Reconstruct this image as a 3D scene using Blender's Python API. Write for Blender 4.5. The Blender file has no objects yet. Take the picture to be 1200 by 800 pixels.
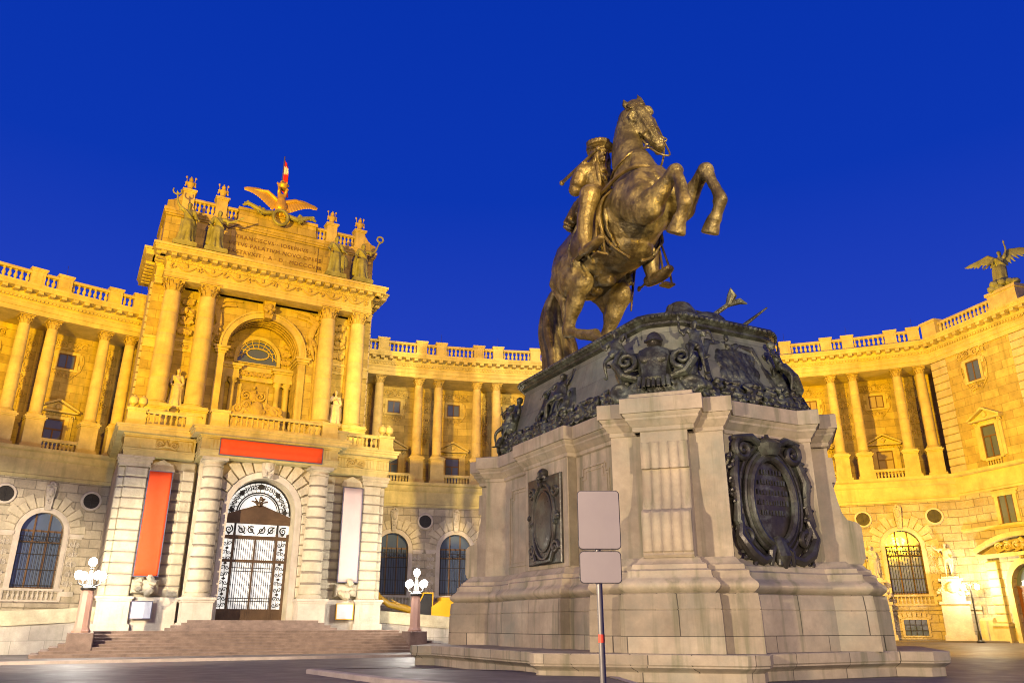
import bpy, bmesh, random
from math import *
from mathutils import Vector, Matrix, noise
random.seed(7)
SC = bpy.context.scene
COL = SC.collection
R_ = radians

# ------------------------------------------------------------------ camera
cam_d = bpy.data.cameras.new("camera"); cam = bpy.data.objects.new("camera", cam_d); COL.objects.link(cam)
cam.location = (0, 0, 1.6); cam.rotation_euler = (R_(90 + 19.92), 0, 0)
cam_d.sensor_width = 36; cam_d.lens = 36 * 915 / 1200; cam_d.clip_start = .1; cam_d.clip_end = 3000
SC.camera = cam
# ------------------------------------------------------------------ sky (dusk, sun under the horizon behind the camera)
W = bpy.data.worlds.new("World"); SC.world = W; W.use_nodes = True
nt = W.node_tree; bg = nt.nodes["Background"]
sky = nt.nodes.new("ShaderNodeTexSky"); sky.sky_type = 'NISHITA'; sky.sun_disc = False
SUN_EL, SUN_AZ = 1.0, 200.0
sky.sun_elevation = R_(SUN_EL); sky.sun_rotation = R_(SUN_AZ); sky.air_density = 1.0; sky.dust_density = 0.0; sky.ozone_density = 8.0
def _n(t, **k):
    x = nt.nodes.new(t)
    for q, v in k.items(): setattr(x, q, v)
    return x
tc = _n("ShaderNodeTexCoord"); sep = _n("ShaderNodeSeparateXYZ"); nt.links.new(tc.outputs["Generated"], sep.inputs[0])
ramp = _n("ShaderNodeValToRGB"); nt.links.new(sep.outputs[2], ramp.inputs[0]); cr = ramp.color_ramp
for i, (p, c) in enumerate(((0, (.085, .095, .58)), (.28, (.022, .06, .56)), (.5, (.004, .04, .48)), (1, (0, .026, .38)))):
    e = cr.elements[i] if i < 2 else cr.elements.new(p)
    e.position = p; e.color = (*c, 1)
# afterglow low in the west, behind the camera
neg = _n("ShaderNodeMapRange"); neg.inputs[1].default_value = .1; neg.inputs[2].default_value = -.9; nt.links.new(sep.outputs[1], neg.inputs[0])
low = _n("ShaderNodeMapRange"); low.inputs[1].default_value = .75; low.inputs[2].default_value = .05; nt.links.new(sep.outputs[2], low.inputs[0])
pr = _n("ShaderNodeMath", operation='MULTIPLY'); nt.links.new(neg.outputs[0], pr.inputs[0]); nt.links.new(low.outputs[0], pr.inputs[1])
glow = _n("ShaderNodeMix", data_type='RGBA', blend_type='ADD'); nt.links.new(pr.outputs[0], glow.inputs[0]); nt.links.new(ramp.outputs[0], glow.inputs[6]); glow.inputs[7].default_value = (.34, .16, .07, 1)
add = _n("ShaderNodeMix", data_type='RGBA', blend_type='ADD'); add.inputs[0].default_value = .004; nt.links.new(glow.outputs[2], add.inputs[6]); nt.links.new(sky.outputs[0], add.inputs[7])
nt.links.new(add.outputs[2], bg.inputs[0]); bg.inputs[1].default_value = .92
# ------------------------------------------------------------------ last sunlight, the flood lights of the square, and added fill spots
sd = bpy.data.lights.new("sun", 'SUN'); sd.energy = .03; sd.angle = R_(10); sd.color = (1, .75, .6)
so = bpy.data.objects.new("sun", sd); COL.objects.link(so)
so.rotation_euler = (R_(88), 0, R_(-20))
YEL = (1, .525, .002); WARM = (1, .775, .53)
def spot(name, loc, target, power, cone, blend=.35, col=YEL, rad=.25, sx=1):
    d = bpy.data.lights.new(name, 'SPOT'); d.energy = power; d.color = col; d.spot_size = R_(cone); d.spot_blend = blend; d.shadow_soft_size = rad
    o = bpy.data.objects.new(name, d); COL.objects.link(o); o.location = loc; o.scale = (sx, 1, 1)
    o.rotation_euler = (Vector(target) - Vector(loc)).to_track_quat('-Z', 'Y').to_euler(); return o
def point(name, loc, power, col, rad=.2):
    d = bpy.data.lights.new(name, 'POINT'); d.energy = power; d.color = col; d.shadow_soft_size = rad
    o = bpy.data.objects.new(name, d); COL.objects.link(o); o.location = loc; return o
MAST = (-24.5, -1, 12.5)
spot("flood_or_fill", MAST, (-19, 55, 25), 255000, 27, .35, sx=2.3, rad=1.0)
spot("flood_or_fill", (10, 42, 12.5), (30, 60, 15), 68000, 130, .5, rad=.5)
spot("flood_or_fill", (8, -5, 14), (-20, 56, 24), 85000, 26, .4, sx=2.2, rad=.6)  # added yellow fill, no known lamp: softens the loggia column shadows
spot("flood_or_fill", (6, -7, 14), (32, 61, 15), 140000, 21, .5, rad=.6)  # added fill for the right wing's column shadows, no known lamp
CREAM = (1, .79, .54)
spot("flood_or_fill", (-26, 2, 8), (-34, 48, 2), 190000, 24, .5, CREAM, .4)
spot("flood_or_fill", (-26, 2, 8), (-16, 50, 2.5), 185000, 24, .5, CREAM, .4)
spot("flood_or_fill", (-13, 2, 6), (6, 30, 5.5), 36000, 78, .6, WARM, .6)
spot("flood_or_fill", (13, -5, 7), (8, 29, 5), 32000, 50, .6, WARM, .6)  # added warm fill on the pedestal's shaded right, no known lamp
spot("flood_or_fill", (20, -8, 24), (6, 33, 20.5), 260000, 22, .6, (1, .69, .24), .5)
spot("flood_or_fill", (-22, 8, 25), (4, 34, 20.5), 55000, 20, .6, (1, .69, .24), .5)
SC.view_settings.view_transform = 'Standard'; SC.view_settings.look = 'None'; SC.view_settings.gamma = 1; SC.view_settings.use_curve_mapping = False
SC.view_settings.exposure = 0
SC.cycles.use_denoising = True; SC.cycles.pixel_filter_type = 'BLACKMAN_HARRIS'; SC.cycles.filter_width = 1.05; SC.cycles.max_bounces = 6; SC.cycles.sample_clamp_indirect = 4

# ------------------------------------------------------------------ materials
MATS = {}
def mat(name, base, rough=.8, metal=0, var=.25, vscale=1.2, tint=None, tmix=.0, tscale=.6, bump=.3, bscale=14, brick=None, joint=.45, streak=0, spec=.35, emit=None, estr=0, bumpd=.02):
    m = bpy.data.materials.new(name); m.use_nodes = True; t = m.node_tree; n = t.nodes; L = t.links
    p = n["Principled BSDF"]; p.inputs["Roughness"].default_value = rough; p.inputs["Metallic"].default_value = metal
    p.inputs["Specular IOR Level"].default_value = spec
    tc = n.new("ShaderNodeTexCoord"); geo = n.new("ShaderNodeNewGeometry")
    def noi(scale, detail=6, vec=None, rgh=.6):
        x = n.new("ShaderNodeTexNoise"); x.inputs["Scale"].default_value = scale; x.inputs["Detail"].default_value = detail; x.inputs["Roughness"].default_value = rgh
        L.new(vec or geo.outputs["Position"], x.inputs["Vector"]); return x
    def mixc(fac, a, b, mode='MIX'):
        x = n.new("ShaderNodeMix"); x.data_type = 'RGBA'; x.blend_type = mode
        for s, v in ((0, fac), (6, a), (7, b)):
            if isinstance(v, (int, float)): x.inputs[s].default_value = v
            elif isinstance(v, tuple): x.inputs[s].default_value = (*v[:3], 1)
            else: L.new(v, x.inputs[s])
        return x.outputs[2]
    def ramp(src, lo, hi, a=0., b=1.):
        x = n.new("ShaderNodeMapRange"); x.inputs[1].default_value = lo; x.inputs[2].default_value = hi; x.inputs[3].default_value = a; x.inputs[4].default_value = b
        L.new(src, x.inputs[0]); return x.outputs[0]
    n1 = noi(vscale); dark = tuple(c * (1 - var) for c in base); lite = tuple(min(1, c * (1 + var * .6)) for c in base)
    c = mixc(ramp(n1.outputs[0], .3, .7), dark, lite)
    nf = noi(vscale * 9, 4); c = mixc(ramp(nf.outputs[0], .35, .75, 0, var * .8), c, tuple(x * .55 for x in base))
    if tint:
        n2 = noi(tscale, 8, None, .7); c = mixc(ramp(n2.outputs[0], .55 - tmix * .25, .75, 0, min(1, .5 + tmix)), c, tint)
    if streak:
        mp = n.new("ShaderNodeMapping"); mp.inputs["Scale"].default_value = (2.2, 2.2, .12); L.new(geo.outputs["Position"], mp.inputs["Vector"])
        n3 = noi(1.0, 5, mp.outputs[0]); c = mixc(ramp(n3.outputs[0], .52, .72, 0, streak), c, tuple(x * y for x, y in zip(base, (.45, .52, .44))))
    h = noi(bscale, 5).outputs[0]
    if brick:
        bw, bh, ms = brick; b = n.new("ShaderNodeTexBrick"); L.new(tc.outputs["UV"], b.inputs["Vector"])
        b.inputs["Scale"].default_value = 1; b.inputs["Brick Width"].default_value = bw; b.inputs["Row Height"].default_value = bh; b.inputs["Mortar Size"].default_value = ms; b.inputs["Mortar Smooth"].default_value = .3
        b.inputs["Color1"].default_value = (1, 1, 1, 1); b.inputs["Color2"].default_value = (.7, .69, .68, 1); b.inputs["Mortar"].default_value = (joint, joint, joint, 1)
        c = mixc(1., c, b.outputs["Color"], 'MULTIPLY')
        inv = ramp(b.outputs["Fac"], 0, 1, 1, 0)
        ad = n.new("ShaderNodeMath"); ad.operation = 'MULTIPLY_ADD'; L.new(h, ad.inputs[0]); ad.inputs[1].default_value = .9; L.new(inv, ad.inputs[2]); h = ad.outputs[0]
    L.new(c, p.inputs["Base Color"])
    bp = n.new("ShaderNodeBump"); bp.inputs["Strength"].default_value = bump; bp.inputs["Distance"].default_value = bumpd; L.new(h, bp.inputs["Height"]); L.new(bp.outputs[0], p.inputs["Normal"])
    rr = noi(vscale * 3, 3); L.new(ramp(rr.outputs[0], .3, .7, max(0, rough - .1), min(1, rough + .1)), p.inputs["Roughness"])
    if emit: p.inputs["Emission Color"].default_value = (*emit, 1); p.inputs["Emission Strength"].default_value = estr
    MATS[name] = m; return m
S_ = (.50, .41, .15)  # yellow of the flood lights put into the upper stone colours
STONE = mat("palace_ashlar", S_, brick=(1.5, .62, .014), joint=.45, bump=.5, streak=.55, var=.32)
TRIM = mat("yellow_lit_trim_stone", (.53, .45, .2), streak=.5, var=.3, vscale=.9, bump=.5, bscale=9)  # trim with the flood light's yellow in its colour
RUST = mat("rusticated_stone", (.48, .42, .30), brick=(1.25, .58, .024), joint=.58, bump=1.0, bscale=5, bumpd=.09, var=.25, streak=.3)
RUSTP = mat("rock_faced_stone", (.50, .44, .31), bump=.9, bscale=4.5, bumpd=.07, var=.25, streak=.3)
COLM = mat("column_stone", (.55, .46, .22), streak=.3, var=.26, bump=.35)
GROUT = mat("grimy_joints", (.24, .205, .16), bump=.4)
ORNL = mat("white_lit_carved_stone", (.50, .45, .36), bump=.8, bscale=7, bumpd=.06, var=.35)  # same carving under white light, without the flood yellow in its colour
TRIML = mat("white_lit_trim_stone", (.53, .47, .38), streak=.35, var=.22, bump=.4, bscale=9)  # same trim in its white-lit colour, for the ground floor
ORN = mat("yellow_lit_carved_stone", (.48, .38, .14), bump=.9, bscale=7, bumpd=.06, var=.35)  # carving with the flood light's yellow in its colour
STAT = mat("statue_stone", (.55, .50, .42), bump=.6, bscale=10, bumpd=.04, var=.3)
PATINA = mat("green_bronze", (.29, .30, .10), metal=.1, rough=.55, var=.4, bump=.6, bscale=8, bumpd=.05, tint=(.26, .31, .2), tmix=.3)
GOLD = mat("gilded_bronze", (.6, .4, .07), metal=.3, rough=.38, var=.3, bump=.4, bscale=9, bumpd=.04)
FRAME = mat("brown_window_frame", (.13, .07, .03), rough=.5, var=.2, bump=.1)
IRON = mat("dark_iron", (.035, .032, .028), rough=.5, metal=.4, var=.2, bump=.15)
DOORW = mat("door_bronze", (.10, .06, .03), rough=.45, metal=.2, var=.3, bump=.2)
SOFFIT = mat("loggia_ceiling", (.30, .25, .2), bump=.2)
ROOF = mat("roof_sheet", (.10, .12, .11), rough=.6, bump=.2)
RED = mat("red_banner_cloth", (.80, .085, .015), rough=.75, var=.05, bump=.15, bscale=3)
REDS = mat("orange_red_banner_cloth", (.72, .075, .014), rough=.75, var=.05, bump=.15, bscale=3)
PINK = mat("pale_banner_cloth", (.5, .40, .38), rough=.75, var=.06, bump=.15, bscale=3)
BEDGE = mat("banner_edge", (.12, .11, .16), rough=.6, bump=.1)
BOARD = mat("white_board", (.72, .74, .76), rough=.5, var=.04, bump=.05)
PED = mat("pedestal_stone", (.44, .37, .25), rough=.75, var=.32, vscale=.8, tint=(.25, .27, .20), tmix=.3, tscale=.35, streak=1.0, bump=.35, bscale=18, bumpd=.015)
PEDJ = mat("pedestal_stone_blocks", (.43, .365, .25), rough=.75, var=.32, vscale=.8, tint=(.24, .26, .20), tmix=.28, tscale=.35, streak=1.0, bump=.4, bscale=18, bumpd=.012, brick=(2.3, 1.27, .014), joint=.22)
BATT = mat("weathered_pedestal_panel", (.25, .26, .19), rough=.65, var=.3, tint=(.17, .22, .17), tmix=.25, tscale=.5, streak=.6, bump=.35, bscale=8, brick=(2.6, 1.1, .012), joint=.5)
RELIEF = mat("verdigris_bronze", (.058, .058, .038), metal=.3, rough=.36, var=.6, vscale=2.5, tint=(.23, .27, .19), tmix=.34, tscale=1.6, bump=.7, bscale=12, bumpd=.04, spec=.5)
PLAQ = mat("dark_bronze_plaque", (.055, .05, .04), metal=.35, rough=.36, var=.5, vscale=2, tint=(.15, .18, .135), tmix=.25, tscale=1.2, bump=.35, bscale=10, spec=.5)
MEDAL = mat("weathered_medallion", (.06, .052, .045), metal=.3, rough=.4, var=.5, vscale=1.5, tint=(.24, .28, .24), tmix=.22, tscale=1.3, streak=.5, bump=.3, bscale=8, spec=.5)
HORSE = mat("brown_horse_bronze", (.075, .06, .03), metal=.3, rough=.4, var=.75, vscale=1.4, tint=(.27, .235, .13), tmix=.3, tscale=1.3, streak=.6, bump=.8, bscale=9, bumpd=.05, spec=.5)
RIDER = mat("rider_bronze", (.08, .06, .028), metal=.35, rough=.4, var=.7, vscale=1.5, tint=(.25, .21, .11), tmix=.18, tscale=1.2, bump=.6, bscale=8, bumpd=.05, spec=.5)
ASPH = mat("asphalt", (.11, .095, .10), rough=.62, tint=(.17, .15, .15), tmix=.2, tscale=.16, var=.3, vscale=.35, bump=.25, bscale=40, bumpd=.01, spec=.4)
PAVE = mat("pavement_stone", (.17, .15, .14), rough=.55, var=.25, vscale=.4, bump=.2, bscale=20, brick=(1.2, .6, .01), joint=.6)
KERB = mat("kerb_stone", (.36, .31, .27), rough=.7, var=.25, bump=.3)
STEP = mat("stair_stone", (.21, .155, .125), rough=.75, var=.35, vscale=2, bump=.4, bscale=20)
RAMPM = mat("ramp_wall_stone", (.46, .42, .35), rough=.8, var=.25, bump=.4, brick=(1.6, .8, .015), joint=.6, streak=.4)
COPE = mat("mossy_coping", (.46, .41, .27), rough=.8, var=.35, bump=.5, bscale=6)
LPOST = mat("pink_granite", (.46, .29, .22), rough=.5, var=.15, bump=.1)
STEEL = mat("galvanised_steel", (.2, .19, .18), rough=.5, metal=.6, var=.15, bump=.05, spec=.5)
SIGN = mat("sign_back", (.34, .30, .28), rough=.55, metal=.1, var=.05, bump=.05)
SIGNE = mat("sign_rim", (.06, .055, .055), rough=.5, var=.1, bump=.05)
STICK = mat("red_sticker", (.7, .08, .04), rough=.5, var=.1, bump=.02)
YELP = mat("yellow_machine_paint", (.75, .42, .012), rough=.4, var=.1, bump=.05, spec=.5)
RUBB = mat("machine_black", (.02, .02, .02), rough=.6, bump=.2)
FLAGM = {k: mat("flag_" + k, c, rough=.8, var=.05, bump=.1) for k, c in dict(red=(.75, .03, .02), white=(.8, .78, .75)).items()}
def glassmat(name, base, rough=.06):
    m = bpy.data.materials.new(name); m.use_nodes = True; p = m.node_tree.nodes["Principled BSDF"]
    p.inputs["Base Color"].default_value = (*base, 1); p.inputs["Roughness"].default_value = rough; p.inputs["Specular IOR Level"].default_value = .9
    n = m.node_tree.nodes; L = m.node_tree.links
    g = n.new("ShaderNodeNewGeometry"); x = n.new("ShaderNodeTexNoise"); x.inputs["Scale"].default_value = 1.1; L.new(g.outputs["Position"], x.inputs["Vector"])
    b = n.new("ShaderNodeBump"); b.inputs["Strength"].default_value = .15; b.inputs["Distance"].default_value = .05; L.new(x.outputs[0], b.inputs["Height"]); L.new(b.outputs[0], p.inputs["Normal"])
    return m
GLASS = glassmat("dark_window_glass", (.08, .11, .17))
BLIND = mat("window_blind", (.34, .28, .2), rough=.7, var=.1, bump=.1)
def emimat(name, col, s, var=0):
    m = bpy.data.materials.new(name); m.use_nodes = True; n = m.node_tree.nodes; L = m.node_tree.links
    p = n["Principled BSDF"]; p.inputs["Base Color"].default_value = (.8, .8, .8, 1); p.inputs["Emission Color"].default_value = (*col, 1); p.inputs["Emission Strength"].default_value = s
    if var:
        g = n.new("ShaderNodeNewGeometry"); x = n.new("ShaderNodeTexNoise"); x.inputs["Scale"].default_value = .9; x.inputs["Detail"].default_value = 3; L.new(g.outputs["Position"], x.inputs["Vector"])
        r = n.new("ShaderNodeMapRange"); r.inputs[1].default_value = .3; r.inputs[2].default_value = .65; r.inputs[3].default_value = s * (1 - var); r.inputs[4].default_value = s
        L.new(x.outputs[0], r.inputs[0]); L.new(r.outputs[0], p.inputs["Emission Strength"])
    return m
LITDOOR = emimat("lit_lobby_glass", (1, .96, .87), 1.0, .5)
GLOBE = emimat("lamp_globe_glow", (1, .97, .9), 70)
GLOBEY = emimat("lamp_globe_warm", (1, .85, .55), 40)

# ------------------------------------------------------------------ mesh builder
class MB:
    def __init__(s): s.v = []; s.f = []
    def add(s, vs, fs):
        k = len(s.v); s.v += [tuple(v) for v in vs]; s.f += [tuple(i + k for i in f) for f in fs]; return s
    def box(s, x0, x1, y0, y1, z0, z1):
        return s.add([(x0, y0, z0), (x1, y0, z0), (x1, y1, z0), (x0, y1, z0), (x0, y0, z1), (x1, y0, z1), (x1, y1, z1), (x0, y1, z1)],
                     [(0, 3, 2, 1), (4, 5, 6, 7), (0, 1, 5, 4), (1, 2, 6, 5), (2, 3, 7, 6), (3, 0, 4, 7)])
    def cbox(s, x0, x1, y0, y1, z0, z1, c=.03):   # box whose front (low y) edges are chamfered
        return s.add([(x0, y1, z0), (x1, y1, z0), (x1, y1, z1), (x0, y1, z1), (x0, y0 + c, z0), (x1, y0 + c, z0), (x1, y0 + c, z1), (x0, y0 + c, z1),
                      (x0 + c, y0, z0 + c), (x1 - c, y0, z0 + c), (x1 - c, y0, z1 - c), (x0 + c, y0, z1 - c)],
                     [(3, 2, 1, 0), (0, 1, 5, 4), (1, 2, 6, 5), (2, 3, 7, 6), (3, 0, 4, 7), (4, 5, 9, 8), (5, 6, 10, 9), (6, 7, 11, 10), (7, 4, 8, 11), (8, 9, 10, 11)])
    def prism(s, poly, y0, y1):       # polygon in (x,z), counter-clockwise seen from -y, from y0 to y1
        n = len(poly)
        return s.add([(x, y0, z) for x, z in poly] + [(x, y1, z) for x, z in poly],
                     [tuple(range(n)), tuple(range(2 * n - 1, n - 1, -1))] + [(i, n + i, n + (i + 1) % n, (i + 1) % n) for i in range(n)])
    def prof(s, pr, xs, caps=True):   # profile of (y,z) swept along x
        n = len(pr); k = len(xs)
        vs = [(x, y, z) for x in xs for y, z in pr]
        fs = [(j * n + i, j * n + (i + 1) % n, (j + 1) * n + (i + 1) % n, (j + 1) * n + i) for j in range(k - 1) for i in range(n)]
        if caps: fs += [tuple(range(n - 1, -1, -1)), tuple(range((k - 1) * n, k * n))]
        return s.add(vs, fs)
    def lathe(s, pr, cx=0, cy=0, n=16, a0=0, fl=None):   # profile of (r,z)
        k = len(pr); vs = []
        for r, z in pr:
            for i in range(n):
                a = a0 + 2 * pi * i / n; q = r * (1 + (fl(a, z) if fl else 0)); vs.append((cx + q * cos(a), cy + q * sin(a), z))
        fs = [(j * n + i, j * n + (i + 1) % n, (j + 1) * n + (i + 1) % n, (j + 1) * n + i) for j in range(k - 1) for i in range(n)]
        fs += [tuple(range(n - 1, -1, -1)), tuple(range((k - 1) * n, k * n))]
        return s.add(vs, fs)
    def tube(s, pts, rad, n=8, side=None, cap=True):     # rounded closed tube; rad items r or (r_side, r_other)
        pts = [Vector(p) for p in pts]; k = len(pts)
        rad = [rad] * k if isinstance(rad, (int, float)) else list(rad); rad = [(r, r) if isinstance(r, (int, float)) else r for r in rad]
        tg = [(pts[min(i + 1, k - 1)] - pts[max(i - 1, 0)]).normalized() for i in range(k)]
        ref = Vector(side) if side else (Vector((0, 0, 1)) if abs(tg[0].z) < .9 else Vector((1, 0, 0)))
        rings = []
        pr = None
        for i in range(k):
            a = ref if (side or pr is None) else pr
            a = a - tg[i] * a.dot(tg[i])
            if a.length < 1e-4: a = tg[i].orthogonal()
            a.normalize(); pr = a; b = tg[i].cross(a)
            rings.append((pts[i], a, b, rad[i]))
        if cap:
            def ext(rg, t, sg):
                p, a, b, (ra, rb) = rg; o = []
                for q in (.45, .8):
                    m = sqrt(1 - q * q); o.append((p + t * sg * q * min(ra, rb), a, b, (ra * m, rb * m)))
                return o
            rings = ext(rings[0], tg[0], -1)[::-1] + rings + ext(rings[-1], tg[-1], 1)
        vs = []
        for p, a, b, (ra, rb) in rings:
            for i in range(n):
                t = 2 * pi * i / n; vs.append(p + a * ra * cos(t) + b * rb * sin(t))
        m = len(rings)
        fs = [(j * n + i, j * n + (i + 1) % n, (j + 1) * n + (i + 1) % n, (j + 1) * n + i) for j in range(m - 1) for i in range(n)]
        fs += [tuple(range(n - 1, -1, -1)), tuple(range((m - 1) * n, m * n))]
        return s.add(vs, fs)
    def ell(s, c, r, n=10, m=6, rot=None):
        vs = [];
        for j in range(1, m):
            t = pi * j / m
            for i in range(n):
                a = 2 * pi * i / n; v = Vector((r[0] * sin(t) * cos(a), r[1] * sin(t) * sin(a), -r[2] * cos(t)))
                if rot: v = rot @ v
                vs.append(v + Vector(c))
        bot = Vector((0, 0, -r[2])); top = Vector((0, 0, r[2]))
        if rot: bot = rot @ bot; top = rot @ top
        vs += [bot + Vector(c), top + Vector(c)]; B = len(vs) - 2; T = B + 1
        fs = [(j * n + i, j * n + (i + 1) % n, (j + 1) * n + (i + 1) % n, (j + 1) * n + i) for j in range(m - 2) for i in range(n)]
        fs += [(B, (i + 1) % n, i) for i in range(n)] + [(T, (m - 2) * n + i, (m - 2) * n + (i + 1) % n) for i in range(n)]
        return s.add(vs, fs)
    def spiral(s, cx, cz, y, r0, turns, r, d=1, a0=0, n=6, k=14, shrink=.12):
        pts = []; rr = []
        for i in range(k + 1):
            t = i / k; q = r0 * (1 - t) + r0 * shrink * t; a = a0 + d * 2 * pi * turns * t
            pts.append((cx + q * cos(a), y, cz + q * sin(a))); rr.append(r * (1 - .35 * t))
        return s.tube(pts, rr, n)
    def merge(s, o, M=None):
        return s.add([(M @ Vector(v)) if M else v for v in o.v], o.f)
    def xf(s, fn): s.v = [tuple(fn(v)) for v in s.v]; return s
    def mesh(s, name, mats, fn=None, smooth=True, ang=35, matf=None):
        me = bpy.data.meshes.new(name)
        uv = []
        for f in s.f:
            p = [Vector(s.v[i]) for i in f]; nn = Vector((0, 0, 0))
            for i in range(len(p)): nn += (p[i] - p[0]).cross(p[(i + 1) % len(p)] - p[0])
            ax, ay, az = abs(nn.x), abs(nn.y), abs(nn.z)
            for q in p: uv.append((q.x, q.z) if ay >= ax and ay >= az else ((q.y, q.z) if ax >= az else (q.x, q.y)))
        me.from_pydata([fn(v) for v in s.v] if fn else s.v, [], s.f)
        l = me.uv_layers.new(name="UVMap")
        for i, (a, b) in enumerate(uv): l.data[i].uv = (a, b)
        for m in (mats if isinstance(mats, (list, tuple)) else [mats]): me.materials.append(m)
        if matf:
            for p, f in zip(me.polygons, s.f): p.material_index = matf(p.center)
        if smooth: me.shade_smooth(); me.set_sharp_from_angle(angle=R_(ang))
        return me

WM = {}
def Mloc(x, y, z, rz=0): return Matrix.Translation((x, y, z)) @ Matrix.Rotation(rz, 4, 'Z')
def props(o, label=None, cat=None, group=None, kind=None):
    for k, v in (("label", label), ("category", cat), ("group", group), ("kind", kind)):
        if v: o[k] = v
    return o
def place(o, M, parent=None):
    if parent: o.parent = parent; o.matrix_local = WM[parent.name].inverted() @ M
    else: o.matrix_world = M
    WM[o.name] = M; return o
def thing(name, label, cat, M=None, group=None):
    o = bpy.data.objects.new(name, None); COL.objects.link(o); o.empty_display_size = .3
    place(o, M or Matrix()); return props(o, label, cat, group)
def obj(name, me, parent=None, M=None):
    o = bpy.data.objects.new(name, me); COL.objects.link(o)
    return place(o, M if M is not None else (WM[parent.name] if parent else Matrix()), parent)
def part(name, mb, m, parent=None, M=None, **k):
    o = _part(name, mb, m, parent, M, **k)
    if getattr(mb, "core", None): _part("joint_bed", mb.core, GROUT, o if o.parent == parent and parent and not parent.parent else parent, WM[o.name])
    return o
def _part(name, mb, m, parent=None, M=None, **k): return obj(name, mb.mesh(name, m, **k) if isinstance(mb, MB) else mb, parent, M)
def struct(name, mb, m, M=None, kind='structure', **k): return props(part(name, mb, m, None, M, **k), kind=kind)
def kids(o): return [c for c in ALLCH.get(o.name, [])]
ALLCH = {}
def dup(o, M, parent=None, label=None):
    c = o.copy(); COL.objects.link(c); c.parent = None; c.matrix_parent_inverse = Matrix(); place(c, M, parent)
    rel = WM[o.name].inverted()
    for ch in [x for x in COL.objects if x.parent == o]: dup(ch, M @ rel @ WM[ch.name], c)
    if label: c["label"] = label
    return c
def remesh(mb, voxel, smooth=4, name="body"):
    me = bpy.data.meshes.new(name); me.from_pydata(mb.v, [], mb.f)
    o = bpy.data.objects.new(name, me); COL.objects.link(o)
    r = o.modifiers.new("r", 'REMESH'); r.mode = 'VOXEL'; r.voxel_size = voxel
    if smooth: s = o.modifiers.new("s", 'SMOOTH'); s.iterations = smooth; s.factor = .5
    dg = bpy.context.evaluated_depsgraph_get(); dg.update()
    out = bpy.data.meshes.new_from_object(o.evaluated_get(dg)); bpy.data.objects.remove(o); bpy.data.meshes.remove(me)
    out.name = name; out.shade_smooth(); return out
def withmat(me, *ms):
    me.materials.clear()
    for m in ms: me.materials.append(m)
    return me
def crv(P, n=4):      # Catmull-Rom through tuples
    P = [Vector(p) for p in P]; Q = [P[0] * 2 - P[1]] + P + [P[-1] * 2 - P[-2]]; o = []
    for i in range(1, len(Q) - 2):
        for k in range(n):
            t = k / n; a, b, c, d = Q[i - 1:i + 3]
            o.append(.5 * ((2 * b) + (c - a) * t + (2 * a - 5 * b + 4 * c - d) * t * t + (3 * b - a - 3 * c + d) * t ** 3))
    return o + [P[-1]]
def ctube(mb, P, rads, n=10, side=None, seg=4):
    rads = [(r, r) if isinstance(r, (int, float)) else r for r in rads]
    pts = crv(P, seg); m = len(P) - 1; rr = []
    for i in range(len(pts)):
        t = min(i / seg, m - 1e-6); j = int(t); w = t - j; w = w * w * (3 - 2 * w)
        rr.append(tuple(a * (1 - w) + b * w for a, b in zip(rads[j], rads[min(j + 1, m)])))
    return mb.tube(pts, rr, n, side)
#@@GROUND
# ------------------------------------------------------------------ ground
O = Vector((8.2, 8.4, 0)); FAZ = -28.9; CU = -1.05
def FR(az, R): a = R_(az); return Matrix.Translation((O.x + R * sin(a), O.y + R * cos(a), 0)) @ Matrix.Rotation(-a, 4, 'Z')
PF = FR(FAZ, 0) @ Matrix.Translation((CU, 0, 0))
g = MB(); N = 40
g.add([(-700 + 35 * i, -500 + 35 * j, 0) for j in range(N + 1) for i in range(N + 1)], [(j * (N + 1) + i, j * (N + 1) + i + 1, (j + 1) * (N + 1) + i + 1, (j + 1) * (N + 1) + i) for j in range(N) for i in range(N)])
struct("ground", g, ASPH)
g = MB(); na = 40
def polar(a, R, z): return (O.x + R * sin(R_(a)), O.y + R * cos(R_(a)), z)
for R, z in ((36, .004), (46, .12), (54, .38), (55.8, .42)):
    g.v += [polar(-9 + 75 * i / na, R, z) for i in range(na + 1)]
g.f += [(j * (na + 1) + i, j * (na + 1) + i + 1, (j + 1) * (na + 1) + i + 1, (j + 1) * (na + 1) + i) for j in range(3) for i in range(na)]
struct("road", g, ASPH)
g = MB()
for R, z in ((55.8, 0), (55.8, .53), (58.5, .56)): g.v += [polar(-9 + 45 * i / na, R, z) for i in range(na + 1)]
g.f += [(j * (na + 1) + i, j * (na + 1) + i + 1, (j + 1) * (na + 1) + i + 1, (j + 1) * (na + 1) + i) for j in range(2) for i in range(na)]
struct("pavement", g, PAVE)
g = MB().box(-60, 9.4, 38.6, 60, -.2, .12)
struct("forecourt_pavement", g, PAVE, PF)
g = MB().box(-60, 9.4, 38.25, 38.6, -.2, .135)
for i in range(30): g.box(-60 + i * 2.3, -60 + i * 2.3 + 2.28, 38.22, 38.25, -.2, .13)
struct("kerb", g, KERB, PF)
isl = [(-7.2, 29.6), (-3.7, 24.4), (-1.0, 21.5), (3.5, 21.0), (3.0, 27.2), (-4.0, 30.5)]
def poly_off(P, d):
    out = []; n = len(P)
    for i in range(n):
        a, b, c = Vector(P[i - 1]), Vector(P[i]), Vector(P[(i + 1) % n])
        d1 = (b - a).normalized(); d2 = (c - b).normalized(); n1 = Vector((d1.y, -d1.x)); n2 = Vector((d2.y, -d2.x))
        m = (n1 + n2); m = m / max(.2, m.dot(n1)); out.append(tuple(b + m * d))
    return out
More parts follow.
